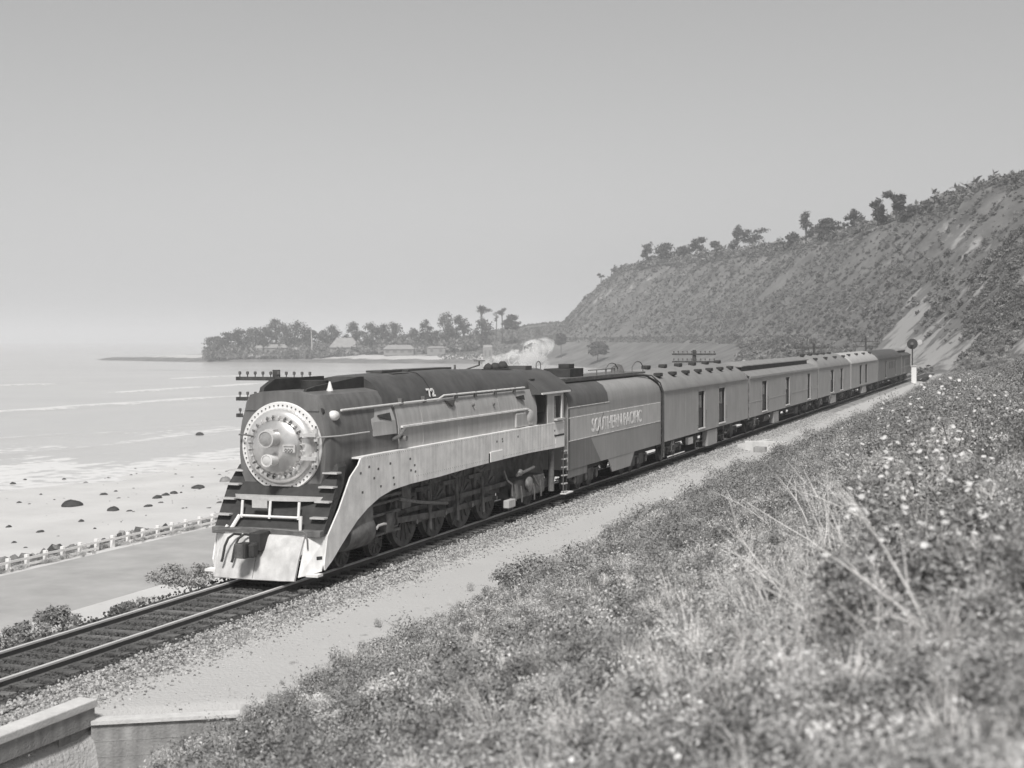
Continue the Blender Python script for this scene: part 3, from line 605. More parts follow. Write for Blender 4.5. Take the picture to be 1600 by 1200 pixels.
tb('side_apron', MB().prism([(55.9, 1.06), (60.0, 1.06), (59.3, .48), (56.5, .48)], 'x', 1.48, 1.52), tmid, None)
tb('front_apron', MB().box(1.48, 1.52, 50.6, 53.0, .75, 1.06), mat('tender_panel_paint', .18), None)
text_mesh('SOUTHERN PACIFIC', .74, 'lettering', lett, ten, (1.54, 53.55, 2.28), (0, 1, 0), (0, 0, 1), off=.004, xscale=1.13)
tb('deck', MB().box(-.8, .8, 50.7, 64.6, 4.30, 4.38), gear, None)
tb('doghouse', MB().box(-.55, .55, 53.9, 55.7, 4.35, 4.72).box(-.1, .35, 54.4, 55.1, 4.72, 4.90), gloom, None, bevel=.02)
rl = tb('deck_rail', MB().tube([(.75, 55.7, 4.62), (.75, 59.6, 4.62), (.75, 59.6, 4.36)], .02, 6), gear)
for y in (56.9, 58.3): MB().tube([(.75, y, 4.36), (.75, y, 4.62)], .02, 6).build('rail_post', gear, rl)
for y in (58.7, 63.0): tb('pipe_hoop', MB().tube([(.6, y, 4.36), (.6, y, 4.62), (.6, y+.5, 4.82), (.6, y+1.0, 4.85), (.6, y+1.5, 4.80), (.6, y+1.9, 4.60), (.6, y+1.9, 4.36)], .022, 6), gear)
tb('water_hatch', MB().tube([(.2, 62.0, 4.36), (.2, 62.0, 4.5), (.2, 62.2, 4.58)], [.3, .3, .2], 14), gear)
tb('eave_pipe', MB().tube([(.98, 50.6, 4.25), (.98, 62.2, 4.27), (1.15, 63.4, 4.22), (1.42, 64.3, 3.9), (1.56, 64.75, 3.45), (1.57, 64.8, 1.2), (1.5, 64.8, .3)], .05, 8), gloom)
tb('rear_pipe', MB().tube([(.9, 63.0, 4.30), (1.2, 64.2, 4.2), (1.45, 64.8, 3.85), (1.55, 65.05, 3.4), (1.55, 65.05, .4)], .035, 8), gear)
lad = tb('rear_ladder', MB().tube([(1.53, 64.86, .35), (1.53, 64.86, 3.4)], .02, 6), gear)
for k in range(9): MB().box(1.45, 1.56, 64.84, 65.08, .4+k*.33, .44+k*.33).build('rung', gearlt, lad)
tb('underframe', MB().box(-1.2, 1.2, 50.6, 64.8, .8, 1.05), gloom, None)
truck(ten, 53.9, 3, 1.45, bright=True); truck(ten, 61.7, 3, 1.45, bright=True)

# ------------------------------------------------------------------ cars
def car(name, label, cat, y0, y1, side, roof, doors, style, vents=(), grp='mail and baggage cars behind the tender', boxes=(), detail=True, windows=()):
    L = y1-y0; t = empty(name, (0, (y0+y1)/2, 0), label, cat, grp)
    W = 1.50
    # body side with recessed doors on both sides
    for s in (1, -1):
        mb = MB(); ys_ = y0; a, b_ = sorted((s*(W-.06), s*W))
        for d0, d1 in doors:
            mb.box(a, b_, ys_, d0, 1.08, 3.46); mb.box(a, b_, d0, d1, 1.08, 1.28); mb.box(a, b_, d0, d1, 3.16, 3.46); ys_ = d1
        mb.box(a, b_, ys_, y1, 1.08, 3.46)
        sd = mb.build('body_side', side, t)
        if s > 0:
            for d0, d1 in doors:
                MB().box(W-.17, W-.13, d0-.05, d1+.05, 1.2, 3.2).build('door', doorm, sd)
                MB().box(W-.04, W+.05, d0, d1, 1.22, 1.28).build('door_sill', white if detail else roofl, sd)
                if detail: MB().box(W-.129, W-.115, d0+.12, d1-.12, 2.3, 2.95).build('door_pane', glass, sd)
            for w0, w1 in windows: MB().box(W-.01, W+.006, w0, w1, 2.2, 3.0).build('window', doorm, sd)
            if detail:
                MB().box(W, W+.012, y0+.1, y1-.1, 3.40, 3.44).build('belt_rail', roofl, sd)
                MB().box(W, W+.010, y0+.1, y1-.1, 1.08, 1.14).build('side_sill', side, sd)
            if detail:
                for d0, d1 in doors:
                    MB().box(W, W+.010, d0-.09, d0-.02, 1.25, 3.24).box(W, W+.010, d1+.02, d1+.09, 1.25, 3.24).box(W, W+.010, d0-.09, d1+.09, 3.18, 3.25).build('door_frame', side, sd)
                    for q in (d0-.22, d1+.2): MB().tube([(W+.005, q, 1.45), (W+.06, q, 1.45), (W+.06, q, 2.15), (W+.005, q, 2.15)], .013, 5).build('grab_iron', gear, sd)
                yy = y0+2.2
                while yy < y1-1.5:
                    if all(yy < d0-.3 or yy > d1+.3 for d0, d1 in doors): MB().box(W, W+.0025, yy, yy+.03, 1.15, 3.38).build('panel_seam', side, sd)
                    yy += 2.3
                MB().box(W-.1, W+.03, y0+1.6, y0+2.0, .52, .56).box(W-.1, W+.03, y0+1.6, y0+2.0, .82, .86).box(W-.04, W, y0+1.6, y0+1.63, .52, 1.08).box(W-.04, W, y0+1.97, y0+2.0, .52, 1.08).build('corner_step', gear, sd)
            if style == 'monitor': 
                ends = sorted([y0]+[q for d in doors for q in d]+[y1])
                for i in range(0, len(ends), 2): MB().box(W, W+.015, ends[i]+.02, ends[i+1]-.02, 1.98, 2.02).build('side_line', roofl, sd)
    MB().box(-W+.06, W-.06, y0, y0+.06, 1.08, 3.6).box(-W+.06, W-.06, y1-.06, y1, 1.08, 3.6).build('end_wall', side, t)
    MB().box(-W+.17, W-.17, y0+.07, y1-.07, 1.0, 1.1).build('floor', gloom, t)
    if style == 'arch':
        h = [(W+.06, 3.44), (W+.04, 3.55), (1.25, 3.92), (.85, 4.20), (.4, 4.38), (0, 4.44)]
        rf = MB().loft([sect(y0-.02, sym([(x*.97, 3.44+(z-3.44)*.55) for x, z in h])), sect(y0+.35, sym([(x*.99, 3.44+(z-3.44)*.9) for x, z in h])), sect(y0+.9, sym(h)), sect(y1-.9, sym(h)), sect(y1-.35, sym([(x*.99, 3.44+(z-3.44)*.9) for x, z in h])), sect(y1+.02, sym([(x*.97, 3.44+(z-3.44)*.55) for x, z in h]))]).build('roof', roof, t, smooth=50)
    else:
        h = [(W+.06, 3.44), (W+.03, 3.56), (1.15, 3.80), (.86, 3.86), (.0, 3.86)]
        rf = MB().loft([sect(y0, sym(h)), sect(y1, sym(h))]).build('roof', roof, t, smooth=40)
        MB().box(-.84, .84, y0+.6, y1-1.2, 3.86, 4.16).build('monitor', doorm, rf)
        h2 = [(.92, 4.16), (.9, 4.22), (.6, 4.36), (0, 4.42)]
        MB().loft([sect(y0+.3, sym([(x, 4.1+(z-4.1)*.4) for x, z in h2])), sect(y0+.9, sym(h2)), sect(y1-.9, sym(h2)), sect(y1-.3, sym([(x, 4.1+(z-4.1)*.4) for x, z in h2]))]).build('monitor_roof', roofm, rf, smooth=40)
    for x, y, z in vents:
        v = MB().box(x-.16, x+.16, y-.32, y+.32, z+.06, z+.24); v.box(x-.09, x+.09, y-.12, y+.12, z-.12, z+.1)
        v.build('roof_vent', gloom, rf, bevel=.04)
    for s in (1, -1):
        ye = y0 if s < 0 else y1
        MB().box(-.62, .62, min(ye, ye+s*.33), max(ye, ye+s*.33), 1.15, 3.5).build('diaphragm', gloom, t)
        MB().box(-.2, .2, min(ye, ye+s*.45), max(ye, ye+s*.45), .75, 1.0).build('coupler', gloom, t)
        if detail:
            MB().box(W-.30, W-.02, min(ye, ye+s*.12), max(ye, ye+s*.12), .95, 3.46).build('end_post', gear, t)
    MB().box(-1.1, 1.1, y0+.2, y1-.2, .78, 1.0).build('underframe', gloom, t)
    for b0, b1, z0, z1 in boxes: MB().box(1.18, 1.46, b0, b1, z0, z1).build('battery_box', side, t, bevel=.03)
    if detail:
        u = MB().tube([(1.1, y0+6.2, .72), (1.1, y0+7.9, .72)], .22, 12).box(.7, 1.25, y1-9.6, y1-8.4, .35, .8)
        u.tube([(1.3, y0+5.5, .55), (1.3, y1-5.5, .5)], .02, 5); u.build('brake_gear', gear, t)
    truck(t, y0+3.3, 2, 2.6); truck(t, y1-3.3, 2, 2.6)
    return t
def vrow(y0, y1, n, x=1.0, z=4.04): return [(x, y0+(y1-y0)*k/(n-1), z) for k in range(n)]
c1 = car('baggage_car', 'arch-roofed baggage car with two dark doors coupled right behind the tender', 'baggage car', 65.25, 86.2, carm, roofm, [(72.6, 74.1), (77.7, 79.4)], 'arch',
    vents=vrow(66.2, 83.2, 7)+vrow(67.4, 84.0, 6, .1, 4.36), boxes=[(75.0, 77.5, .18, 1.02)])
MB().tube([(.95, 75.0, 4.05), (.95, 75.0, 3.8)], .1, 8).build('roof_hook', gloom, c1)
for y in (72.4, 79.5):
    st = MB().box(1.36, 1.50, y, y+.5, .25, .30).box(1.36, 1.50, y, y+.5, .60, .65).box(1.36, 1.40, y, y+.04, .25, 1.0).box(1.36, 1.40, y+.46, y+.5, .25, 1.0); st.build('door_step', gear, c1)
MB().tube([(1.46, 66.2, .32), (1.46, 69.6, .32)], .03, 6).build('truss_rod', silver, c1)
MB().box(1.2, 1.34, 71.0, 72.1, .55, .9).build('air_tank', white, c1)
car('mail_car', 'mail car with dark raised monitor roof and three tall dark doors', 'mail car', 86.85, 115.7, carm, roofm, [(91.0, 92.8), (100.2, 101.9), (110.4, 111.9)], 'monitor', boxes=[(95.6, 97.6, .25, 1.0)])
car('baggage_car', 'third car of the train, arch-roofed with dark vents on its roof', 'baggage car', 116.3, 137.6, carm, roofm, [(123.6, 125.7), (130.2, 132.0)], 'arch', vents=vrow(118, 136, 4)+vrow(117, 133, 5, .1, 4.36), boxes=[(124.5, 127.5, .3, 1.0)])
car('baggage_car', 'fourth car of the train, with a paler arched roof than its neighbours', 'baggage car', 138.2, 162.6, carm, roofl, [(145.2, 147.2), (150.2, 152.2)], 'arch', vents=vrow(141, 160, 4, .9, 4.1), boxes=[(148, 151.5, .3, 1.0)], detail=False)
car('passenger_car', 'darker fifth car of the train with narrow windows', 'passenger car', 163.2, 192.4, carm2, dkroof, [(171.5, 172.8), (184, 185.2)], 'arch', detail=False, windows=[(176+k*2, 176.8+k*2) for k in range(4)])
car('passenger_car', 'last dark car at the far end of the train', 'passenger car', 193.0, 207, carm2, dkroof, [(196, 197.2)], 'monitor', detail=False, windows=[(199+k*1.8, 199.8+k*1.8) for k in range(4)])

def gz(x, y): return float(near_z(x, y) if (x > 1.3 and y < 258) else (bank_z(np.float64(x), np.float64(y)) if y < 258 else ground_z(x, y)))
# ------------------------------------------------------------------ concrete
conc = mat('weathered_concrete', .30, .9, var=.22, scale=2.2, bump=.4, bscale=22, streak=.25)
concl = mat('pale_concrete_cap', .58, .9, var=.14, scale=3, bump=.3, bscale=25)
cul = empty('culvert_headwall', (3.3, 16, -.2), 'concrete culvert parapet beside the rails with a dark opening under its lip', 'culvert')
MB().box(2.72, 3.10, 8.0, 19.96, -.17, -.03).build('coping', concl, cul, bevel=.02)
MB().box(2.75, 3.07, 8.0, 19.92, -.46, -.17).build('parapet_beam', conc, cul)
MB().box(2.72, 2.98, 19.1, 19.9, -3.6, -.46).build('abutment', conc, cul)
MB().box(2.2, 2.72, 8.0, 19.9, -3.6, -.46).build('back_wall', conc, cul)
MB().box(2.72, 2.98, 15.6, 16.2, -3.6, -.46).build('pier', conc, cul)
wing = empty('wing_wall', (4, 21.4, -.4), 'low concrete wing wall with pale top running from the parapet into the scrub', 'wall')
A_, B_ = Vector((2.95, 20.0, 0)), Vector((4.95, 21.3, 0)); W_ = (B_-A_).normalized(); N_ = Vector((W_.y, -W_.x, 0))
def wq(P, o, z): q = P+N_*o; return (q.x, q.y, z)
MB().loft([[wq(A_, 0, -.44), wq(A_, 0, -3), wq(A_, .2, -3), wq(A_, .2, -.44)], [wq(B_, 0, -.46), wq(B_, 0, -3), wq(B_, .2, -3), wq(B_, .2, -.46)]]).build('wall_face', conc, wing)
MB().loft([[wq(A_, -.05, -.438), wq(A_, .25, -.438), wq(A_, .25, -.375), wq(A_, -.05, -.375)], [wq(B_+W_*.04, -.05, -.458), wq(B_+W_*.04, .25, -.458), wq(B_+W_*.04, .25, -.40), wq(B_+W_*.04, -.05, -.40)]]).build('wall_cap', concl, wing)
for k in range(4):
    z = -.72-.26*k; MB().loft([[wq(A_, .19, z), wq(A_, .207, z-.01), wq(A_, .19, z-.02)], [wq(B_, .19, z), wq(B_, .207, z-.01), wq(B_, .19, z-.02)]]).build('board_mark', conc, wing)
hw = empty('drain_box', (3.5, 81, -.4), 'small pale concrete drain box beside the path next to the baggage car', 'drain box')
MB().box(2.5, 5.0, 79.9, 80.3, -1.2, .16).build('front_wall', concl, hw, bevel=.02)
MB().prism([(2.1, 79.9), (2.5, 79.9), (3.3, 84.2), (2.9, 84.2)], 'z', -.6, -.02).build('side_slab', concl, hw)
MB().box(3.1, 3.75, 79.3, 79.9, -1.0, -.12).build('inlet', conc, hw, bevel=.02)

# ------------------------------------------------------------------ telegraph poles
wood = mat('pole_wood', .075, .9, var=.3, scale=4, streak=.3)
insu = mat('insulator_glass', .12, .25, var=.2)
def pole(x, y, ztop, label, arms, half=1.5, post_top=.25):
    zb = gz(x, y)-.3; t = empty('telegraph_pole', (x, y, zb), label, 'telegraph pole', 'telegraph poles on the sea side of the track')
    MB().tube([(x, y, zb), (x, y, ztop+post_top)], [.17, .13], 12).build('pole_shaft', wood, t, smooth=50)
    for za in arms:
        a = MB().box(x-half, x+half, y-.18, y-.06, za-.06, za+.06).build('crossarm', wood, t)
        for k in range(10):
            px = x-half+.12+(2*half-.24)*k/9
            if abs(px-x) < .13: continue
            MB().tube([(px, y-.12, za+.06), (px, y-.12, za+.13), (px, y-.12, za+.14), (px, y-.12, za+.22), (px, y-.12, za+.24)], [.02, .02, .05, .05, .03], 8).build('insulator', insu, a)
    return t
pole(-5.76, 41.9, 4.66, 'telegraph pole with three crossarms showing behind the locomotive front', (4.62, 3.95, 3.40), 1.42)
pole(-5.43, 102.4, 4.8, 'telegraph pole with crossarm above the roof of the first baggage car', (4.74, 4.2), 1.6)
pole(-6.2, 168, 5.0, 'telegraph pole with crossarm above the far end of the mail car', (4.72, 4.0), 1.7)
pole(-6.6, 226, 5.8, 'most distant telegraph pole, small above the fourth car of the train', (5.3, 4.5), 1.9)

# ------------------------------------------------------------------ signal and marker at the far end
p = at_d(1425, 535, 218); sx, sy, sz = p
s_ = empty('signal', (1.9, 205.2, -.4), 'dark round signal target on a mast at the far end of the train', 'signal')
X_, Y_ = 1.9, 205.2
MB().tube([(X_, Y_, -.5), (X_, Y_, 4.9)], .09, 10).build('mast', wood, s_)
MB().tube([(X_, Y_-.1, 5.0), (X_, Y_-.25, 5.0)], .72, 28).build('target', gloom, s_)
MB().tube([(X_, Y_-.3, 5.0), (X_, Y_-.7, 5.05)], [.16, .2], 12).build('signal_lamp', gear, s_)
MB().tube([(X_+.95, Y_+.1, 5.25), (X_+.95, Y_-.1, 5.25)], .35, 18).build('back_disc', silver2, s_); MB().box(X_, X_+.95, Y_+.1, Y_+.2, 5.25, 5.35).build('bracket', wood, s_)
ca = empty('relay_cabinet', (2.4, 202, -.4), 'narrow white cabinet standing under the dark round signal', 'cabinet')
MB().box(2.05, 2.7, 201.6, 202.4, -.5, 2.0).build('cabinet_body', white, ca, bevel=.03); MB().box(1.97, 2.78, 201.5, 202.5, 2.0, 2.1).build('cabinet_roof', concl, ca)

# ------------------------------------------------------------------ white road fence
fence = empty('road_fence', (-30.6, 80, -5.6), 'long white wooden rail fence along the seaward edge of the road', 'fence')
A = Vector((-30.25, 56.0)); 
def fpt(s): y = 50+s; return -30.5-.25*math.sin((y-57)*.10), y
pm = None; npost = 46; sp = 1.49
for i in range(npost):
    x, y = fpt(i*sp); zz = -5.75
    if pm is None:
        pm = MB().box(-.10, .10, -.10, .10, 0, .74).build('post', white, None, bevel=.02); pm.parent = fence; c = pm
    else: c = link_copy(pm, fence)
    c.location = (x+30.6, y-80, zz+5.6); c.rotation_euler = (rnd.uniform(-.03, .03), rnd.uniform(-.03, .03), rnd.uniform(-.1, .1))
    if i < npost-1:
        x2, y2 = fpt((i+1)*sp)
        for z0 in (.50, .18):
            if z0 < .5 and i in (5, 11, 12, 21): continue
            j = rnd.uniform(-.03, .03)
            MB().loft([[(x+.10, y, zz+z0+j), (x+.10, y, zz+z0+.12+j), (x+.15, y, zz+z0+.12+j), (x+.15, y, zz+z0+j)], [(x2+.10, y2-.02, zz+z0), (x2+.10, y2-.02, zz+z0+.12), (x2+.15, y2-.02, zz+z0+.12), (x2+.15, y2-.02, zz+z0)]]).build('fence_rail', white, fence)

# ------------------------------------------------------------------ rocks on the beach
rockm = mat('wet_dark_rock', .045, .8, var=.5, scale=1.5, bump=.8, bscale=5)
RK = [(112, 790, 34, 11, 'largest dark rock on the beach, a low dome alone beyond the fence'), (177, 798, 22, 8, 'second dark domed rock on the beach, just right of the largest one'),
 (246, 778, 18, 6, 'left rock of the close row of three beyond the fence'), (259, 774, 15, 5, 'middle rock of the close row of three beyond the fence'), (272, 771, 15, 5, 'right rock of the close row of three beyond the fence'),
 (310, 762, 22, 6, 'flat long rock on the wet sand left of the locomotive steps'), (312, 680, 15, 6, 'lone rock far out in the surf, left of the crossarms'), (352, 752, 24, 9, 'pale gravel-grey rock hump right beside the locomotive steps'),
 (20, 756, 11, 4, None), (39, 750, 8, 3, None), (100, 749, 7, 3, None), (162, 773, 13, 4, None), (181, 768, 7, 3, None), (30, 786, 11, 4, None), (127, 815, 12, 5, None), (148, 826, 6, 3, None),
 (14, 823, 10, 4, None), (63, 831, 13, 4, None), (22, 848, 9, 4, None), (40, 856, 8, 3, None), (232, 791, 16, 4, None), (283, 770, 5, 3, None), (64, 773, 6, 3, None)]
for i, (px, v, wp, hp, lab) in enumerate(RK):
    p = on_z(px, v, -7.2)
    for _ in range(4):
        z = float(bank_z(np.float64(p.x), np.float64(p.y))) if p.x > -135 else -8.0
        z = max(z, -8.0); p = on_z(px, v, z)
    D = (p-CAM).length; rw = wp/2*D/F_PX*.80; rh = hp*D/F_PX*.85
    o = MB().blob((p.x, p.y, z-.05), (rw*1.05, rw*1.3, rh), i+3, 14, 8, .16).build('rock', rockm if px != 352 else mat('grey_rock', .22, .9, var=.4, scale=2, bump=.6, bscale=6), None, smooth=50, loc=(p.x, p.y, z))
    tag(o, lab or 'small dark rock lying on the pale wet sand beyond the fence', 'rock', 'rocks on the beach')

# ------------------------------------------------------------------ scattering with geometry nodes (only for stuff nobody could count)
PROTO = bpy.data.collections.new('scatter_kinds')
def proto_coll(name, meshes):
    c = bpy.data.collections.new(name)
    for i, (mb, mt, sm) in enumerate(meshes):
        me = bpy.data.meshes.new('%s_kind' % name); 
        if isinstance(mb, MB): me.from_pydata(mb.v, [], mb.f)
        else: me.from_pydata(mb[0], [], mb[1])
        for q in (mt if isinstance(mt, (list, tuple)) else [mt]): me.materials.append(q)
        if not isinstance(mb, MB) and len(mb) > 2: me.polygons.foreach_set('material_index', mb[2])
        if sm: me.polygons.foreach_set('use_smooth', [True]*len(me.polygons))
        o = bpy.data.objects.new('%s_kind_%s' % (name, 'abcdefghijkl'[i]), me); c.objects.link(o)
    return c
def scatter(name, pts, rot, scl, idx, coll, kind='stuff', parent=None):
    n = len(pts); me = bpy.data.meshes.new(name); me.vertices.add(n); me.vertices.foreach_set('co', np.asarray(pts, np.float32).ravel())
    a = me.attributes.new('rot', 'FLOAT_VECTOR', 'POINT'); a.data.foreach_set('vector', np.asarray(rot, np.float32).ravel())
    a = me.attributes.new('scl', 'FLOAT_VECTOR', 'POINT'); a.data.foreach_set('vector', np.asarray(scl, np.float32).ravel())
    a = me.attributes.new('idx', 'INT', 'POINT'); a.data.foreach_set('value', np.asarray(idx, np.int32).ravel())
    o = bpy.data.objects.new(name, me); col.objects.link(o); o['kind'] = kind
    ng = bpy.data.node_groups.new(name+'_scatter', 'GeometryNodeTree')
    ng.interface.new_socket('Geometry', in_out='INPUT', socket_type='NodeSocketGeometry'); ng.interface.new_socket('Geometry', in_out='OUTPUT', socket_type='NodeSocketGeometry')
    N = ng.nodes; gi = N.new('NodeGroupInput'); go = N.new('NodeGroupOutput'); ip = N.new('GeometryNodeInstanceOnPoints'); ci = N.new('GeometryNodeCollectionInfo')
    ci.inputs['Collection'].default_value = coll; ci.inputs['Separate Children'].default_value = True; ci.inputs['Reset Children'].default_value = True
    def na(nm, ty): q = N.new('GeometryNodeInputNamedAttribute'); q.data_type = ty; q.inputs['Name'].default_value = nm; return q.outputs[0]
    mp = N.new('GeometryNodeMeshToPoints')
    L = ng.links.new
    L(gi.outputs[0], mp.inputs[0]); L(mp.outputs[0], ip.inputs['Points']); L(ci.outputs[0], ip.inputs['Instance']); ip.inputs['Pick Instance'].default_value = True
    L(na('idx', 'INT'), ip.inputs['Instance Index']); L(na('rot', 'FLOAT_VECTOR'), ip.inputs['Rotation']); L(na('scl', 'FLOAT_VECTOR'), ip.inputs['Scale'])
    L(ip.outputs[0], go.inputs[0])
    md = o.modifiers.new('scatter', 'NODES'); md.node_group = ng; return o

# leaf-clump makers: return (verts, faces, material indices)
def leaves(n, center, rad, size, rg, shell=.55, up=.3, mi=0, V=None, F=None, MI=None):
    V = [] if V is None else V; F = [] if F is None else F; MI = [] if MI is None else MI
    for _ in range(n):
        d = rg.normal(size=3); d /= np.linalg.norm(d); r_ = shell+(1-shell)*rg.random()
        c = np.array(center)+d*r_*np.array(rad)
        nrm = d+rg.normal(size=3)*.7+np.array([0, 0, up]); nrm /= np.linalg.norm(nrm); a = np.cross(nrm, rg.normal(size=3)); a /= np.linalg.norm(a); b = np.cross(nrm, a)
        s = size*rg.uniform(.6, 1.35); k = len(V)
        V += [tuple(c-a*s*.9), tuple(c-b*s*.42), tuple(c+a*s), tuple(c+b*s*.42)]; F.append((k, k+1, k+2, k+3)); MI.append(mi)
    return V, F, MI
def plant_leafy(seed, n, R_, H_, size, flowers=0, fsize=.03, stems=10, lobes=5):
    rg = np.random.default_rng(seed); V, F, MI = [], [], []
    for k in range(stems):
        a = rg.uniform(0, 6.28); l = rg.uniform(.5, 1)*R_*.8; e = np.array([math.cos(a)*l, math.sin(a)*l, H_*rg.uniform(.5, 1.0)]); w_ = .006
        k0 = len(V); V += [(w_, 0, 0), (-w_, 0, 0), tuple(e)]; F.append((k0, k0+1, k0+2)); MI.append(0)
    for k in range(lobes):
        a = rg.uniform(0, 6.28); q = rg.uniform(.1, .6)*R_; c = (math.cos(a)*q, math.sin(a)*q, H_*rg.uniform(.35, .7))
        leaves(n//lobes, c, (R_*.5, R_*.5, H_*.42), size, rg, .3, .5, 0, V, F, MI)
    for k in range(flowers):
        a = rg.uniform(0, 6.28); q = R_*math.sqrt(rg.random())*.95; z = H_*(.7+.35*rg.random())*(1-.35*(q/R_)**2)
        nz = np.array([rg.normal()*.35, rg.normal()*.35-.15, 1]); nz /= np.linalg.norm(nz); u_ = np.cross(nz, [1, 0, 0]); u_ /= np.linalg.norm(u_); v_ = np.cross(nz, u_); c = np.array([math.cos(a)*q, math.sin(a)*q, z])
        k0 = len(V); s = fsize*rg.uniform(.7, 1.2); V += [tuple(c+(u_*math.cos(t)+v_*math.sin(t))*s) for t in [2*math.pi*j/6 for j in range(6)]]; F.append(tuple(range(k0, k0+6))); MI.append(1)
    return V, F, MI
def plant_grass(seed, n, R_, H_, w_=.006, mi=0):
    rg = np.random.default_rng(seed); V, F, MI = [], [], []
    for k in range(n):
        a = rg.uniform(0, 6.28); q = rg.random()*R_*.4; b = np.array([math.cos(a)*q, math.sin(a)*q, 0]); h = H_*rg.uniform(.5, 1.1); a2 = a+rg.normal()*.6; o_ = np.array([math.cos(a2), math.sin(a2), 0])*R_*rg.uniform(.2, 1)
        m1 = b+o_*.35+np.array([0, 0, h*.6]); e = b+o_+np.array([0, 0, h]); sd = np.array([-math.sin(a2), math.cos(a2), 0])*w_
        k0 = len(V); V += [tuple(b+sd), tuple(b-sd), tuple(m1-sd*.8), tuple(m1+sd*.8), tuple(e)]; F += [(k0, k0+1, k0+2, k0+3), (k0+3, k0+2, k0+4)]; MI += [mi, mi]
    return V, F, MI
leafd = mat('sage_leaf_dark', .25, .8, var=.3, scale=2, rand=.35, tint=0.01)
leafm = mat('sage_leaf_mid', .42, .8, var=.3, scale=2, rand=.35, tint=.012)
leafl = mat('ice_plant_leaf', .54, .75, var=.3, scale=2, rand=.4, tint=.012)
dryg = mat('dry_grass', .62, .85, var=.25, scale=2, rand=.3, tint=.02)
flow = mat('white_petals', .62, .7, var=.1, scale=4, rand=.15)
COV = proto_coll('ground_cover', [
    (plant_leafy(1, 210, .30, .30, .022), [leafd, flow], 0), (plant_leafy(2, 230, .34, .28, .021, 2, .016), [leafm, flow], 0), (plant_leafy(3, 210, .28, .2, .020, 14, .015), [leafm, flow], 0),
    (plant_grass(4, 40, .20, .27, .0035), [dryg], 0), (plant_leafy(5, 240, .34, .16, .020, 7, .014, 4), [leafl, flow], 0), (plant_grass(6, 40, .18, .18, .004), [leafl], 0), (plant_leafy(7, 360, .46, .5, .024, 0, .02, 16, 8), [leafd, flow], 0)])
def veg_points(x0, x1, y0, y1, n, smin, smax, thin=0):
    x = nr.uniform(x0, x1, n); y = nr.uniform(y0, y1, n)
    d = edge(x, y)+(fbm(x/1.3, y/3.0, 3, 41)-.5)*2.4
    k = (nr.random(n) < np.maximum(sst(-.3, 1.4, d), .05*sst(-1.6, -.5, d))) & (gully(x, y) < .25) & (bare_mask(x, y) < .4) & (poly_dist(x, y, TOE)[0] < 20) & ~((x > 1.9) & (x < 5.3) & (y > 73) & (y < 86)); x, y = x[k], y[k]
    pale = fbm(x/2.6, y/4, 3, 81); hole = fbm(x/1.5, y/2.2, 3, 82)
    k = hole > .16; x, y, pale = x[k], y[k], pale[k]
    keep = (y > 2.2) | (np.hypot(x-CAM.x, y) > 2.6); x, y, pale = x[keep], y[keep], pale[keep]
    n = len(x); u = nr.random(n)
    lightz = sst(.42, .62, pale+.22*sst(30, 12, y)-.10*sst(0, 1, (y-30)/60)) if False else sst(.40, .62, pale+.10*(1-sst(14, 34, y))+.10*(1-sst(6, 14, y)))
    idx = np.where(u < .20+.25*(1-lightz), 0, np.where(u < .50, 1, np.where(u < .68, 2, np.where(u < .80, 4, np.where(u < .92, 5, 3)))))
    idx = np.where((u > .45) & (nr.random(n) < lightz*.8), np.where(nr.random(n) < .28, 3, np.where(nr.random(n) < .5, 4, 5)), idx)
    idx = np.where((nr.random(n) < .12*(1-lightz)*sst(.45, .6, fbm(x/1.6, y/2.0, 2, 84))+.010)*(edge(x, y) > 1.6)*(1-.8*sst(45, 75, y)), 6, idx)
    z = near_z(x, y)-.03; big = (.75+.6*fbm(x/1.8, y/2.5, 2, 83))*np.where(idx == 6, nr.uniform(.8, 1.2, n), 1)*(.5+.5*sst(-.2, 1.8, edge(x, y)))
    s = nr.uniform(smin, smax, n)*big
    rot = np.stack([nr.normal(0, .12, n), nr.normal(0, .12, n)-.15, nr.uniform(0, 6.28, n)], -1)
    return np.stack([x, y, z], -1), rot, np.stack([s, s, s*nr.uniform(.8, 1.25, n)], -1), idx
parts_ = [veg_points(4.0, 26, .5, 26, 22000, .5, 1.05), veg_points(4.0, 24, 26, 60, 17000, .7, 1.35), veg_points(3.6, 26, 60, 130, 16000, .9, 1.9), veg_points(2.5, 34, 130, 262, 12000, 1.4, 3.0)]
cv = scatter('ground_cover', *[np.concatenate([q[i] for q in parts_]) for i in range(4)], COV)
tag(cv, 'low sage, ice plant and dry grass covering the slope beside the railway', 'ground cover')
# brush on the distant bluff
leaff = mat('bluff_brush_leaf', .17, .85, var=.3, scale=.5, rand=.4)
leaff2 = mat('bluff_brush_pale_leaf', .21, .85, var=.3, scale=.5, rand=.35)
BR = proto_coll('bluff_brush', [(plant_leafy(11, 90, 1.1, 1.1, .30, 0, .1, 0, 4), [leaff], 0), (plant_leafy(12, 90, 1.3, .8, .30, 0, .1, 0, 4), [leaff2], 0), (plant_leafy(13, 120, 1.0, 1.6, .28, 0, .1, 0, 5), [leaff], 0)])
n = 150000; tx = nr.uniform(-330, 60, n); ty = nr.uniform(225, 930, n); d_, t_ = poly_dist(tx, ty, TOE); t_ = t_-T0
gul = fbm(t_/14+d_/45, d_/80, 4, 3)
tx = np.concatenate([tx, nr.uniform(5, 110, 70000)]); ty = np.concatenate([ty, nr.uniform(150, 330, 70000)]); n = len(tx); d_, t_ = poly_dist(tx, ty, TOE); t_ = t_-T0; gul = fbm(t_/14+d_/45, d_/80, 4, 3)
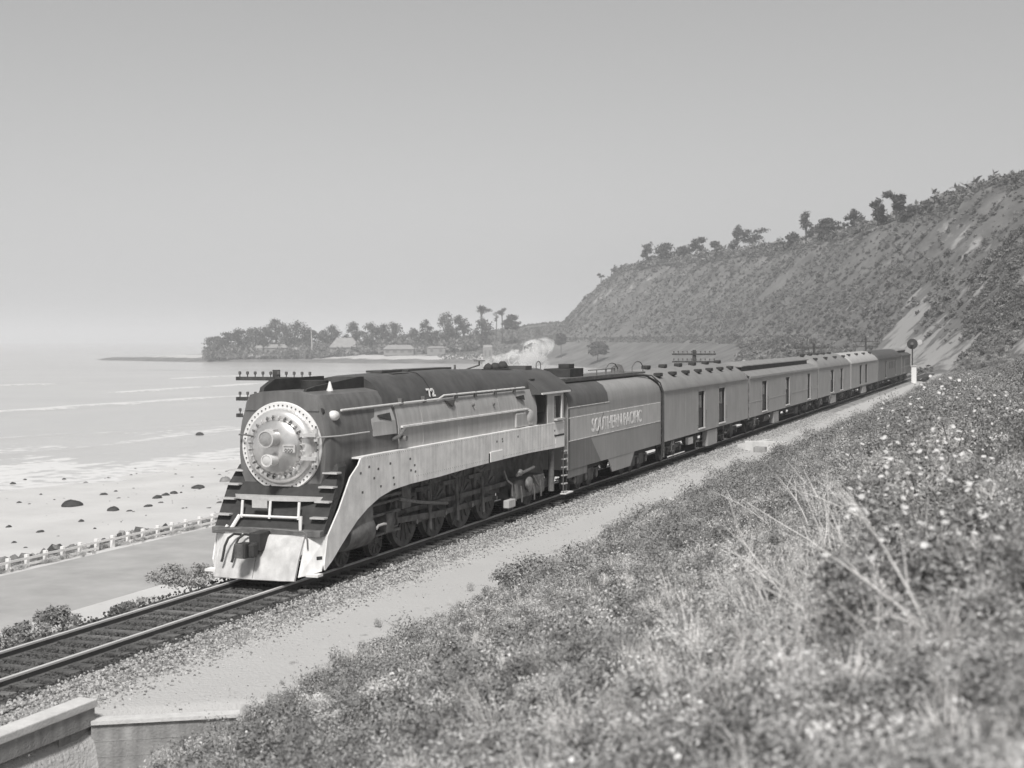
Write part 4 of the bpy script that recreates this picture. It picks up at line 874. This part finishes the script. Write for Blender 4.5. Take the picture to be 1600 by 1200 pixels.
k = (d_ > -70) & (d_ < 130) & ((d_ > -25) | (nr.random(n) < .5)) & ((d_ > -2) | (tx < -4) | (ty > 262)) & ((d_ > -14) | (low_z(tx, ty)[1] > 26)) & (bare_mask(tx, ty) < .35) & (nr.random(n) < sst(.27, .47, .6*gul+.4*fbm(tx/9, ty/9, 3, 92)+.12*sst(30, 45, d_))) & ~((np.abs(tx) < 5) & (ty < 258))
tx, ty, d_ = tx[k], ty[k], d_[k]; n = len(tx); s = nr.uniform(.3, .8, n)*(1+2.0*sst(40, 47, d_)*(1-sst(60, 70, d_)))*(1+.9*(nr.random(n) < .06))*np.where(tx > 0, .8, 1)
bo = scatter('bluff_brush', np.stack([tx, ty, np.where((tx > 1.6) & (ty < 258), near_z(np.maximum(tx, 1.6), ty), ground_z(tx, ty))-.1], -1), np.stack([nr.normal(0, .15, n), nr.normal(0, .15, n), nr.uniform(0, 6.28, n)], -1), np.stack([s, s, s], -1), np.where(nr.random(n) < .45, 1, np.where(nr.random(n) < .5, 0, 2)), BR)
tag(bo, 'dark brush growing over the face of the coastal bluff', 'brush')
# ballast gravel
st1 = mat('gravel_light', .32, .9, var=.3, scale=9, rand=.65)
st2 = mat('gravel_oily', .075, .85, var=.4, scale=9, rand=.6)
def stone(seed): return MB().blob((0, 0, 0), (1, .85, .7), seed, 6, 4, .35)
G1 = proto_coll('gravel', [(stone(i), st1, 0) for i in range(4)]); G2 = proto_coll('oily_gravel', [(stone(i+9), st2, 0) for i in range(4)])
def gravel(name, cl, xm, xs_, y0, y1, n, s0, s1, zoff, label, excl=None):
    y = y0+(y1-y0)*nr.random(n)**1.6; x = xm+xs_*nr.normal(size=n)
    k = (x > 1.42+.25*(nr.random(n)-.5)) & (x < 3.0) if excl is None else excl(x); x, y = x[k], y[k]; n = len(x)
    z = np.where(x < 1.5, -.15, np.where(x < 1.9, -.15, near_z(np.maximum(x, 1.61), y)))+zoff
    z = np.maximum(z, np.where(x > 1.6, near_z(np.maximum(x, 1.61), y), -9))
    s = nr.uniform(s0, s1, n)
    o = scatter(name, np.stack([x, y, z], -1), nr.uniform(0, 6.28, (n, 3)), np.stack([s, s, s], -1), nr.integers(0, 4, n), cl); return tag(o, label, 'gravel')
gravel('gravel', G1, 2.1, .33, 9, 120, 42000, .017, .040, .0, 'pale crushed stone along the edge of the ballast')
gravel('oily_gravel', G2, 0, .95, 9, 70, 40000, .018, .042, -.0, 'dark oily crushed stone between and beside the rails', excl=lambda x: (np.abs(x) < 1.75) & (np.abs(np.abs(x)-.755) > .09) & (np.abs(x) > -1))
# rubble seaward of the fence
G3 = proto_coll('shore_rubble', [(MB().blob((0, 0, 0), (1, .8, .6), 30+i, 7, 5, .35), mat('rubble_stone', .17, .9, var=.4, scale=3, rand=.75), 0) for i in range(4)])
n = 16000; y = 44+100*nr.random(n)**1.3; x = -32.9+1.0*nr.normal(size=n)-4.0*nr.random(n)**2
s = nr.uniform(.09, .42, n)*(1+.7*(nr.random(n) < .12)); k = (fbm(x/2, y/3, 2, 88) > .40) & (x < -30.75); x, y, s = x[k], y[k], s[k]; n = len(x)
o = scatter('shore_rubble', np.stack([x, y, bank_z(x, y)+.02], -1), nr.uniform(0, 6.28, (n, 3)), np.stack([s, s, s], -1), nr.integers(0, 4, n), G3); tag(o, 'loose grey stones heaped on the seaward side of the white fence', 'rubble')

# stones and weed left along the tide lines
G5 = proto_coll('beach_litter', [(MB().blob((0, 0, 0), (1, 1.5, .45), 70+i, 7, 5, .4), mat('tide_stone', .11, .85, var=.4, scale=3, rand=.6), 0) for i in range(4)])
n = 2200; y = 55+170*nr.random(n); x = -36-40*nr.random(n); x = x+2*(fbm(y/14, x*0, 2, 55)-.5); k = (fbm(x/1.6+y/40, y/16, 4, 56) > .58) & (nr.random(n) < .75); x, y = x[k], y[k]; n = len(x); s = .03+.16*nr.random(n)**4
bl_ = scatter('beach_litter', np.stack([x, y, np.maximum(bank_z(x, y), -8.0)], -1), np.stack([nr.normal(0, .2, n), nr.normal(0, .2, n), nr.uniform(0, 6, n)], -1), np.stack([s, s, s], -1), nr.integers(0, 4, n), G5); tag(bl_, 'small stones and weed scattered in lines over the wet sand', 'beach litter')

# ------------------------------------------------------------------ single shrubs
barkm = mat('grey_bark', .10, .9, var=.3, scale=4, bump=.4)
def shrub(name, x, y, z, R_, H_, label, m, seed, n=900, leaf=.06, flowers=0, fs=.05, cat='bush', group=None, fparts=False):
    t = empty(name, (x, y, z), label, cat, group)
    rg = np.random.default_rng(seed); V, F, MI = [], [], []
    lob = 22; cs = []
    for k in range(lob):
        a = rg.uniform(0, 6.28); q = R_*math.sqrt(rg.random())*.85; c = (math.cos(a)*q, math.sin(a)*q, H_*rg.uniform(.12, .72)*(1-.3*q/R_)); cs.append(c)
        leaves(n//lob, c, (R_*rg.uniform(.26, .42), R_*rg.uniform(.26, .42), H_*rg.uniform(.22, .34)), leaf, rg, .35, .3, 0, V, F, MI)
    mb = MB(); mb.v = [(a+x, b+y, c+z) for a, b, c in V]; mb.f = F; me = bpy.data.meshes.new('foliage'); me.from_pydata(V, [], F); me.materials.append(m)
    o = bpy.data.objects.new('foliage', me); col.objects.link(o); o.parent = t
    sb = MB()
    for c in cs[:8]: sb.tube([(x, y, z-.1), (x+c[0]*.5, y+c[1]*.5, z+c[2]*.6), (x+c[0], y+c[1], z+c[2])], [R_*.014, R_*.010, R_*.004], 5)
    sb.build('stems', barkm, t)
    if flowers:
        fl = None
        for k in range(flowers):
            a = rg.uniform(0, 6.28); q = R_*math.sqrt(rg.random())*.98; zz = H_*(.55+.5*math.sqrt(max(0, 1-(q/R_)**2)))*rg.uniform(.75, 1.02)
            if fl is None:
                mb = MB(); 
                for j in range(9):
                    b1 = 2*math.pi*j/9; mb.add([(0, 0, 0), (fs*.7*math.cos(b1-.3), fs*.7*math.sin(b1-.3), fs*.12), (fs*math.cos(b1), fs*math.sin(b1), fs*.05), (fs*.7*math.cos(b1+.3), fs*.7*math.sin(b1+.3), fs*.12)], [(0, 1, 2, 3)])
                fl = mb.build('flower', flow, None); fl.parent = t; c = fl
            else: c = link_copy(fl, t)
            c.location = (math.cos(a)*q, math.sin(a)*q, zz); c.rotation_euler = (rg.normal()*.5+.5*math.sin(a)*-1*.6, rg.normal()*.4, rg.uniform(0, 6)); sc = rg.uniform(.6, 1.15); c.scale = (sc, sc, sc)
    return t
def shrub_px(px, v, w_px, h_px, z0, **k):
    p = on_z(px, v, z0)
    D = (p-CAM).dot(fw); return shrub('bush', p.x, p.y, k.pop('zz', z0), w_px/2*D/F_PX*1.1, h_px*D/F_PX*.82, **k)
shrub_px(285, 912, 95, 46, -1.0, label='grey-brown bush at the track edge just left of the pilot', m=leafm, seed=41, n=3600, leaf=.05, flowers=0, group='bushes on the sea side of the track')
shrub_px(92, 978, 62, 46, -1.0, label='taller dark bush at the far rail near the lower left corner', m=leafd, seed=42, n=2600, leaf=.045, group='bushes on the sea side of the track')
shrub_px(38, 1002, 80, 40, -1.0, label='broad dark bush at the far rail, at the left border', m=leafd, seed=43, n=2600, leaf=.045, group='bushes on the sea side of the track')
shrub_px(190, 955, 50, 20, -.9, label='small low bush by the far rail between the two larger ones', m=leafd, seed=44, n=1200, leaf=.045, group='bushes on the sea side of the track')
shrub_px(240, 940, 60, 12, -.9, label='low pale scrub by the far rail left of the large grey-brown bush', m=leafl, seed=45, n=500, leaf=.04, group='bushes on the sea side of the track')
for dx, dy, R_, H_, fl, sd, lab in ((16.75, 13.2, .75, 1.15, 100, 51, 'tall flowering bush, its big white daisies showing at the right of the slope'), (16.4, 17.5, .95, 1.2, 90, 52, 'white flowered bush behind the tallest flowering bush'), (16.5, 23.0, 1.2, 1.45, 90, 53, 'farthest white flowered bush, high on the right of the slope'), (16.95, 9.4, .65, .75, 40, 54, 'low blurred flowering bush nearest to the camera at the right')):
    shrub('flowering_bush', dx, dy, gz(dx, dy)-.05, R_, H_, lab, mat('daisy_bush_leaf', .24, .8, var=.35, scale=3), sd, 3200, .030, fl*2, .030, 'flowering bush', 'white flowered bushes on the slope')
for i, (px, v, w_, h_, lab) in enumerate(((1150, 748, 100, 34, 'dark rounded bush beside the path in front of the small drain box'), (1230, 722, 60, 22, 'small dark bush under the near face of the drain box'), (1290, 690, 90, 26, 'dark bush at the path edge just beyond the drain box'), (840, 905, 130, 40, 'wide dark bush at the path edge in the middle of the slope'), (1130, 1075, 120, 52, 'dark dome-shaped bush low in the middle of the slope'), (1010, 1000, 140, 40, 'grey bush in the middle of the slope above the dark dome'))):
    p = on_z(px, v, .6)
    for _ in range(6): p = on_z(px, v, gz(p.x, p.y)); 
    D = (p-CAM).dot(fw); shrub('bush', p.x, p.y, gz(p.x, p.y)-.05, w_/2*D/F_PX, h_*D/F_PX*1.2, lab, leafd if i != 5 else leafm, 60+i, 2600, .045, 0, .05, 'bush', 'dark bushes on the slope')
n = 2600; y = 12+60*nr.random(n); x = -2.5-2.6*nr.random(n)**1.4; k = fbm(x/1.2, y/2.6, 3, 95) > .5; x, y = x[k], y[k]; n = len(x); s = nr.uniform(.5, 1.3, n)
bs = scatter('bank_scrub', np.stack([x, y, bank_z(x, y)], -1), np.stack([x*0, x*0, nr.uniform(0, 6, n)], -1), np.stack([s, s, s], -1), nr.choice([0, 1, 1, 4, 5], n), COV); tag(bs, 'low scrub along the seaward edge of the track bed', 'scrub')
def stem_bunch(seed, n_, H_):
    rg = np.random.default_rng(seed); mb = MB()
    for k in range(n_):
        a = rg.uniform(0, 6.28); q = np.array([math.cos(a), math.sin(a), 0])*rg.uniform(0, .12); l = np.array([rg.normal()*.35-.25, rg.normal()*.3, 1]); l /= np.linalg.norm(l); h = H_*rg.uniform(.5, 1.1)
        P = [q+l*h*f_+np.array([-.10, 0, -.06])*h*f_*f_ for f_ in (0, .4, .75, 1)]
        mb.tube(P, [.0035, .003, .0025, .0012], 3)
        for f_ in range(rg.integers(2, 5)):
            b = P[rg.integers(1, 4)]; e = b+(l+rg.normal(size=3)*.55)*h*.16; mb.tube([b, e], [.002, .001], 3)
            if rg.random() < .6: mb.blob(tuple(e), (.010, .010, .012), int(rg.integers(99)), 4, 3, .2)
    return mb
ST = proto_coll('dry_stems', [(stem_bunch(i, 7, .62), dryg, 0) for i in range(5)])
n = 560; y = 8.5+22*nr.random(n)**1.2; x = 17.5-3.9*nr.random(n)**1.7-.06*(y-6); k = fbm(x/1.1, y/2.0, 3, 97)+.12*sst(12, 17, x) > .53; x, y = x[k], y[k]; n = len(x); s = nr.uniform(.45, .95, n)
ds = scatter('dry_stems', np.stack([x, y, near_z(x, y)-.02], -1), np.stack([nr.normal(0, .15, n), nr.normal(0, .15, n), nr.normal(0, .9, n)], -1), np.stack([s, s, s], -1), nr.integers(0, 5, n), ST); tag(ds, 'fine pale dry stems with seed heads standing in the scrub at the right', 'dry stems')
# pebbles strewn over the path
G4 = proto_coll('path_pebbles', [(stone(50+i), mat('pebble_stone', .33, .9, var=.3, scale=9, rand=.6), 0) for i in range(4)])
n = 9000; y = 9+90*nr.random(n)**1.6; x = nr.uniform(2.3, 5.6, n); k = fbm(x/.8, y/1.6, 3, 98) > .46; x, y = x[k], y[k]; n = len(x); s = .006+.02*nr.random(n)**2.5
pb = scatter('path_pebbles', np.stack([x, y, near_z(x, y)], -1), nr.uniform(0, 6.28, (n, 3)), np.stack([s, s, s], -1), nr.integers(0, 4, n), G4); tag(pb, 'small pebbles strewn over the sandy path', 'pebbles')
# weeds at the foot of the fence
n = 1500; y = 46+70*nr.random(n)**1.2; x = -30.5+.45*nr.normal(size=n)-.5*nr.random(n); k = fbm(x/.6, y/1.4, 3, 99) > .52; x, y = x[k], y[k]; n = len(x); s = nr.uniform(.5, 1.3, n)
fw_ = scatter('fence_weeds', np.stack([x, y, bank_z(x, y)-.03], -1), np.stack([x*0, x*0, nr.uniform(0, 6, n)], -1), np.stack([s, s, s], -1), nr.choice([0, 0, 1, 4, 5], n), COV); tag(fw_, 'low weeds growing at the foot of the white fence', 'weeds')
# bare dry stalks leaning over the slope
for i in range(26):
    px = rnd.choice([1230, 1280, 1310, 1340, 1370, 1400, 1440, 1480, 1290, 1250])+rnd.uniform(-40, 40); v = rnd.uniform(760, 1000)
    p = on_z(px, v, 2.6)
    for _ in range(6): p = on_z(px, v, gz(p.x, p.y))
    x, y, z = p.x, p.y, gz(p.x, p.y); l = rnd.uniform(.7, 1.5); lean = Vector((rnd.uniform(-1.1, .2), rnd.uniform(-.5, .7), rnd.uniform(.5, 1))).normalized(); bend = Vector((rnd.uniform(-.2, .2), 0, -.15))
    pts = [Vector((x, y, z))+lean*l*t+bend*l*t*t for t in (0, .25, .5, .75, 1)]
    mb = MB().tube(pts, [.006, .0055, .005, .004, .002], 5)
    for q in range(rnd.randint(1, 3)):
        a = pts[rnd.randint(1, 3)]; mb.tube([a, a+(lean+Vector((rnd.uniform(-.8, .8), rnd.uniform(-.8, .8), rnd.uniform(-.2, .4))))*l*.25], [.005, .002], 4)
    o = mb.build('dry_stalk', dryg, None, loc=(x, y, z)); tag(o, 'bare pale dry stalk leaning out of the scrub on the slope', 'dry stalk', 'dry stalks on the slope')

# ------------------------------------------------------------------ trees
crownm = [mat('tree_leaf_dark', .06, .85, var=.3, scale=.3, rand=.0), mat('tree_leaf_mid', .085, .85, var=.3, scale=.3), mat('tree_leaf_pale', .16, .85, var=.3, scale=.3)]
def tree(px, v0, v1, wpx, label, D=None, kind='round', group='trees', m=0, seed=1, ground=None, name='tree', cat='tree'):
    p = at_d(px, v0, D); x, y = p.x, p.y; zg = float(ground_z(x, y)); z0 = p.z if ground is None else zg
    if ground is None: z0 = p.z
    H_ = (v0-v1)*D/F_PX; Rr = wpx/2*D/F_PX
    zb = min(z0, zg)-.3
    t = empty(name, (x, y, zb), label, cat, group); rg = np.random.default_rng(seed); V, F, MI = [], [], []; trunk = MB()
    base_h = z0-zb
    if kind == 'round': lo, lob, shape = .04, 26, (.36, .20)
    elif kind == 'umbrella': lo, lob, shape = .50, 14, (.36, .13)
    elif kind == 'tall': lo, lob, shape = .74, 6, (.42, .10)
    elif kind == 'column': lo, lob, shape = .45, 6, (.6, .12)
    else: lo, lob, shape = .28, 15, (.30, .15)          # 'open'
    cs = []
    for k in range(lob):
        f_ = lo+(1-lo)*((k+.5)/lob); a = rg.uniform(0, 6.28)
        prof = math.sin(math.pi*min(1, .18+.80*(f_-lo)/(1-lo)))**.6 if kind in ('round', 'open') else 1
        q = Rr*.72*prof*math.sqrt(rg.random()); c = np.array([math.cos(a)*q, math.sin(a)*q, base_h+H_*(f_-.06)]); cs.append(c)
        leaves(max(26, int(70*(1 if kind != 'open' else .8))), c, (Rr*shape[0]*rg.uniform(.8, 1.4), Rr*shape[0]*rg.uniform(.8, 1.4), H_*shape[1]*rg.uniform(.7, 1.2)*.8), max(.28, min(Rr*.16, .75)), rg, .25, .3, 0, V, F, MI)
    me = bpy.data.meshes.new('crown'); me.from_pydata(V, [], F); me.materials.append(crownm[m]); o = bpy.data.objects.new('crown', me); col.objects.link(o); o.parent = t
    tr = max(.12, H_*.032); tp = base_h+H_*(lo+.25*(1-lo)); lean = rg.normal()*.04*H_
    trunk.tube([(x, y, zb), (x+lean*.4, y, zb+tp*.5), (x+lean, y, zb+tp)], [tr*1.3, tr, tr*.7], 7)
    for c in cs: trunk.tube([(x+lean*.7, y, zb+tp*.8), (x+(c[0]+lean)*.5, y+c[1]*.5, zb+(tp+c[2])*.5), (x+c[0], y+c[1], zb+c[2])], [tr*.5, tr*.35, tr*.12], 5)
    trunk.build('trunk', barkm, t, smooth=60)
    return t
gp = 'trees on the low point across the bay'
TP = [(338, 547, 527, 34, 'round', 'leftmost low tree of the grove on the point'), (356, 547, 521, 32, 'round', 'second low dark tree from the left end of the grove'), (376, 548, 516, 34, 'round', 'third low dark tree from the left end of the grove'), (398, 548, 514, 34, 'round', 'dark tree behind the tiny pale hut on the point'), (414, 549, 512, 30, 'round', 'dark tree touching the left of the flat-topped tree on the point'),
 (430, 548, 499, 38, 'umbrella', 'wind-swept flat-topped tree standing highest in the left of the grove'), (444, 549, 508, 34, 'round', 'dark tree under the right side of the flat-topped tree on the point'), (463, 550, 504, 48, 'round', 'broadest dark round tree of the grove, right of the flat-topped one'), (482, 549, 514, 28, 'round', 'dark tree beside the bleached trunk, on its left on the point'),
 (505, 548, 518, 28, 'round', 'dark tree beside the bleached trunk, on its right on the point'), (521, 549, 510, 34, 'round', 'round-headed tree just behind the big pale barn roof'), (553, 546, 505, 28, 'round', 'dark tree behind the right end of the barn on the point'), (580, 546, 506, 30, 'round', 'dark tree midway between barn and pale cottage on the point'), (600, 546, 508, 30, 'round', 'dark tree just left of the square-topped tree on the point'), (618, 546, 505, 38, 'round', 'broad square-topped tree above the pale cottage'),
 (645, 546, 515, 30, 'round', 'dark tree right of the square-topped tree on the point'), (668, 544, 502, 28, 'open', 'pointed tree with a light crown right of the middle of the grove'), (683, 548, 520, 30, 'round', 'dark low tree above the long low roof on the point'), (698, 546, 492, 30, 'round', 'tallest bushy tree at the right of the grove'), (708, 548, 520, 30, 'round', 'dark low tree at the foot of the thin umbrella tree on the point'),
 (723, 540, 495, 28, 'umbrella', 'thin-trunked umbrella tree right of the tallest bushy tree'), (756, 545, 500, 32, 'round', 'dark round tree beneath the tall slender one'), (754, 512, 480, 24, 'tall', 'tall slender tree with a small flat tuft on top'),
 (775, 512, 489, 7, 'column', 'left of two narrow column-shaped trees on the rise'), (785, 512, 484, 14, 'tall', 'right, taller of two narrow trees on the rise'), (800, 513, 495, 26, 'round', 'round tree at the right end of the rise')]
for i, (px, v0, v1, w_, kd, lab) in enumerate(TP):
    tree(px, v0, v1-(1 if px < 660 else 3), w_*1.35, lab, D=930+rnd.uniform(-12, 25) if px < 660 else 905+rnd.uniform(-15, 15), kind=kd, group=gp, m=0 if i % 3 else 1, seed=100+i)
tree(877, 537, 522, 26, 'low round bush on the slope at the foot of the headland', D=760, kind='round', group='bushes below the headland', m=1, seed=140, name='bush', cat='bush')
tree(934, 553, 534, 40, 'wide low bush on the shore below the headland', D=690, kind='round', group='bushes below the headland', m=1, seed=141, name='bush', cat='bush')
q = []
for px in np.linspace(322, 745, 1500): 
    D = (925 if px < 660 else 900)+nr.uniform(-25, 40); v = 549-3*max(0, (px-650)/90); p = at_d(px, v, D); q.append((p.x, p.y, float(ground_z(p.x, p.y))))
q = np.array(q); n = len(q); s = nr.uniform(1.4, 4.2, n)
UG = scatter('grove_undergrowth', q, np.stack([q[:, 0]*0, q[:, 0]*0, nr.uniform(0, 6, n)], -1), np.stack([s, s, s*1.2], -1), nr.integers(0, 3, n), BR); tag(UG, 'dark undergrowth filling the grove on the low point', 'undergrowth')
# trees along the rim of the bluff, standing where the rim meets the sky
def rim(px):
    ang = math.atan((px-800)/F_PX)-YAW; D = np.arange(240, 1100, 2.); x = CAM.x+D*np.sin(ang); y = D*np.cos(ang); z = ground_z(x, y); e = (z-CAM.z)/D; i = int(np.argmax(e)); return D[i]
gp = 'trees along the rim of the bluff'
RM = [(939, 16, 10, 'tall', 'thin spindly tree on the left edge of the headland'), (956, 12, 8, 'tall', 'second thin spindly tree on the headland edge, the shorter one'), (1011, 30, 26, 'open', 'leftmost round-headed tree on the bluff, alone with a clear trunk'), (1040, 27, 34, 'round', 'dark clump tree right of the lone round-headed one'), (1066, 20, 34, 'round', 'lower dark bushy tree in the left group on the bluff'),
 (1090, 30, 26, 'umbrella', 'arched umbrella tree at the right of the left group on the bluff'), (1117, 22, 26, 'open', 'small forked tree right of the arched umbrella tree'), (1152, 38, 26, 'open', 'taller left tree of the pair in the middle of the rim'), (1176, 32, 36, 'umbrella', 'wide right tree of the pair in the middle of the rim'), (1200, 12, 40, 'round', 'low scrubby bush right of the middle pair'),
 (1240, 20, 26, 'round', 'low bushy tree left of the tall tree at the break of the rim'), (1261, 42, 30, 'open', 'tall layered tree with gaps at the break of the rim'), (1292, 26, 40, 'round', 'dense dark tree right of the tall layered tree'), (1332, 30, 30, 'open', 'ragged leaning tree high on the right of the rim'), (1372, 36, 26, 'open', 'left of the two wind-swept trees high on the rim'), (1400, 36, 30, 'umbrella', 'right of the two wind-swept trees high on the rim'), (1428, 14, 40, 'round', 'low dark scrub on the rim right of the wind-swept trees'), (1455, 16, 36, 'round', 'rounded scrub near the top of the bluff at the right')]
for i, (px, h_, w_, kd, lab) in enumerate(RM):
    D = rim(px)+1; ang = math.atan((px-800)/F_PX)-YAW; x, y = CAM.x+D*math.sin(ang), D*math.cos(ang); z = float(ground_z(x, y))
    d = Vector((x, y, z-.6))-CAM; zc = d.dot(fw); v = 600-F_PX*d.dot(u2)/zc
    tree(px, v, v-h_*1.25, w_*1.35, lab, D=D, kind=kd, group=gp, m=0, seed=170+i)

# ------------------------------------------------------------------ houses on the point
wallp = mat('pale_house_wall', .24, .8, var=.08, scale=.4); roofp = mat('pale_shingle_roof', .27, .85, var=.15, scale=.5); roofd = mat('grey_shingle_roof', .22, .85, var=.15, scale=.5)
def house(px, v0, wpx, hpx, D, label, wall=wallp, roof=roofp, rf_frac=.5, cat='house', win=3, name='house', hip=.15):
    p = at_d(px, v0, D); W = wpx*D/F_PX; H_ = hpx*D/F_PX; zg = min(p.z, float(ground_z(p.x, p.y)))-.4
    t = empty(name, (p.x, p.y, zg), label, cat, 'buildings on the low point across the bay'); t.rotation_euler.z = YAW
    hw_ = H_*(1-rf_frac)+(p.z-zg); dp = W*.32
    def part(mb, nm, m, par): me = MB(); o = mb.build(nm, m, None); o.parent = par; return o
    wl = part(MB().box(-W/2, W/2, -dp, dp, 0, hw_), 'wall', wall, t)
    rh = H_*rf_frac; part(MB().loft([[(-W*.53, -dp*1.12, hw_), (W*.53, -dp*1.12, hw_), (W*.53, dp*1.12, hw_), (-W*.53, dp*1.12, hw_)], [(-W*(.53-hip), -.05, hw_+rh), (W*(.53-hip), -.05, hw_+rh), (W*(.53-hip), .05, hw_+rh), (-W*(.53-hip), .05, hw_+rh)]]), 'roof', roof, t)
    for k in range(win):
        xc = -W/2+W*(k+.5)/win; part(MB().box(xc-W*.05-.25, xc+W*.05+.25, -dp-.06, -dp+.02, hw_*.45, hw_*.82), 'window', mat('dim_window', .13, .4), wl)
    return t
house(432, 549, 34, 11, 918, 'low pale house in front of the dark grove, left part of the point', win=3)
house(405, 548, 12, 8, 918, 'tiny pale hut left of the low pale house', win=1)
house(461, 550, 7, 7, 912, 'small white shed right of the low pale house', win=1, hip=.0)
house(539, 552, 44, 24, 912, 'large pale barn with big sloping roof among the trees', rf_frac=.62, win=3, hip=.24)
house(624, 552, 46, 13, 880, 'wide pale cottage with low roof right of the barn', win=4)
house(682, 546, 28, 5, 868, 'long low roof among the trees at the right of the grove', roof=roofp, win=2)
house(762, 547, 14, 8, 800, 'small white house with dark windows beside the steam', win=2, hip=.05)
tk = at_d(487, 549, 915); zt = float(ground_z(tk.x, tk.y))
o = MB().tube([(tk.x, tk.y, zt-.5), (tk.x+.2, tk.y, tk.z+6), (tk.x-.3, tk.y, tk.z+13.5)], [.55, .45, .2], 8).build('dead_trunk', mat('bleached_wood', .45, .8), None, loc=(tk.x, tk.y, zt)); tag(o, 'tall pale bare trunk standing out against the dark grove', 'tree trunk')

# ------------------------------------------------------------------ steam and air
sm = bpy.data.materials.new('steam'); sm.use_nodes = True; n = sm.node_tree; n.nodes.clear(); ou = n.nodes.new('ShaderNodeOutputMaterial'); pv = n.nodes.new('ShaderNodeVolumePrincipled')
pv.inputs['Color'].default_value = (1, 1, 1, 1); pv.inputs['Anisotropy'].default_value = .0
tc = n.nodes.new('ShaderNodeTexCoord'); no = n.nodes.new('ShaderNodeTexNoise'); no.inputs['Scale'].default_value = 1.5; no.inputs['Detail'].default_value = 5; n.links.new(tc.outputs['Object'], no.inputs['Vector'])
mr = n.nodes.new('ShaderNodeMapRange'); mr.inputs['From Min'].default_value = .47; mr.inputs['From Max'].default_value = .66; mr.inputs['To Max'].default_value = 4; n.links.new(no.outputs[0], mr.inputs['Value'])
n.links.new(mr.outputs[0], pv.inputs['Density']); n.links.new(pv.outputs[0], ou.inputs['Volume'])
mb = MB()
for px, v, r_ in ((752, 572, .20), (768, 568, .34), (785, 566, .38), (800, 564, .44), (815, 560, .52), (826, 555, .60), (838, 549, .58), (848, 543, .46), (856, 538, .28), (842, 566, .40), (812, 573, .3)):
    p = on_x(px, v, -.9); mb.blob((p.x, p.y, p.z), (r_*1.0, r_*1.3, r_*.88), int(px), 12, 8, .18)
st = mb.build('steam_plume', sm, None, smooth=180, kind='stuff', loc=(-.9, 47.5, 5.2)); tag(st, 'white steam drifting off the safety valves above the cab', 'steam')
hz = bpy.data.materials.new('haze'); hz.use_nodes = True; n = hz.node_tree; n.nodes.clear(); ou = n.nodes.new('ShaderNodeOutputMaterial'); pv = n.nodes.new('ShaderNodeVolumePrincipled')
pv.inputs['Color'].default_value = (.97, .98, 1, 1); pv.inputs['Density'].default_value = HAZE; pv.inputs['Anisotropy'].default_value = .2; n.links.new(pv.outputs[0], ou.inputs['Volume'])
MB().box(-9500, 9500, -3500, 12500, -17, 80).build('haze', hz, None, kind='stuff')
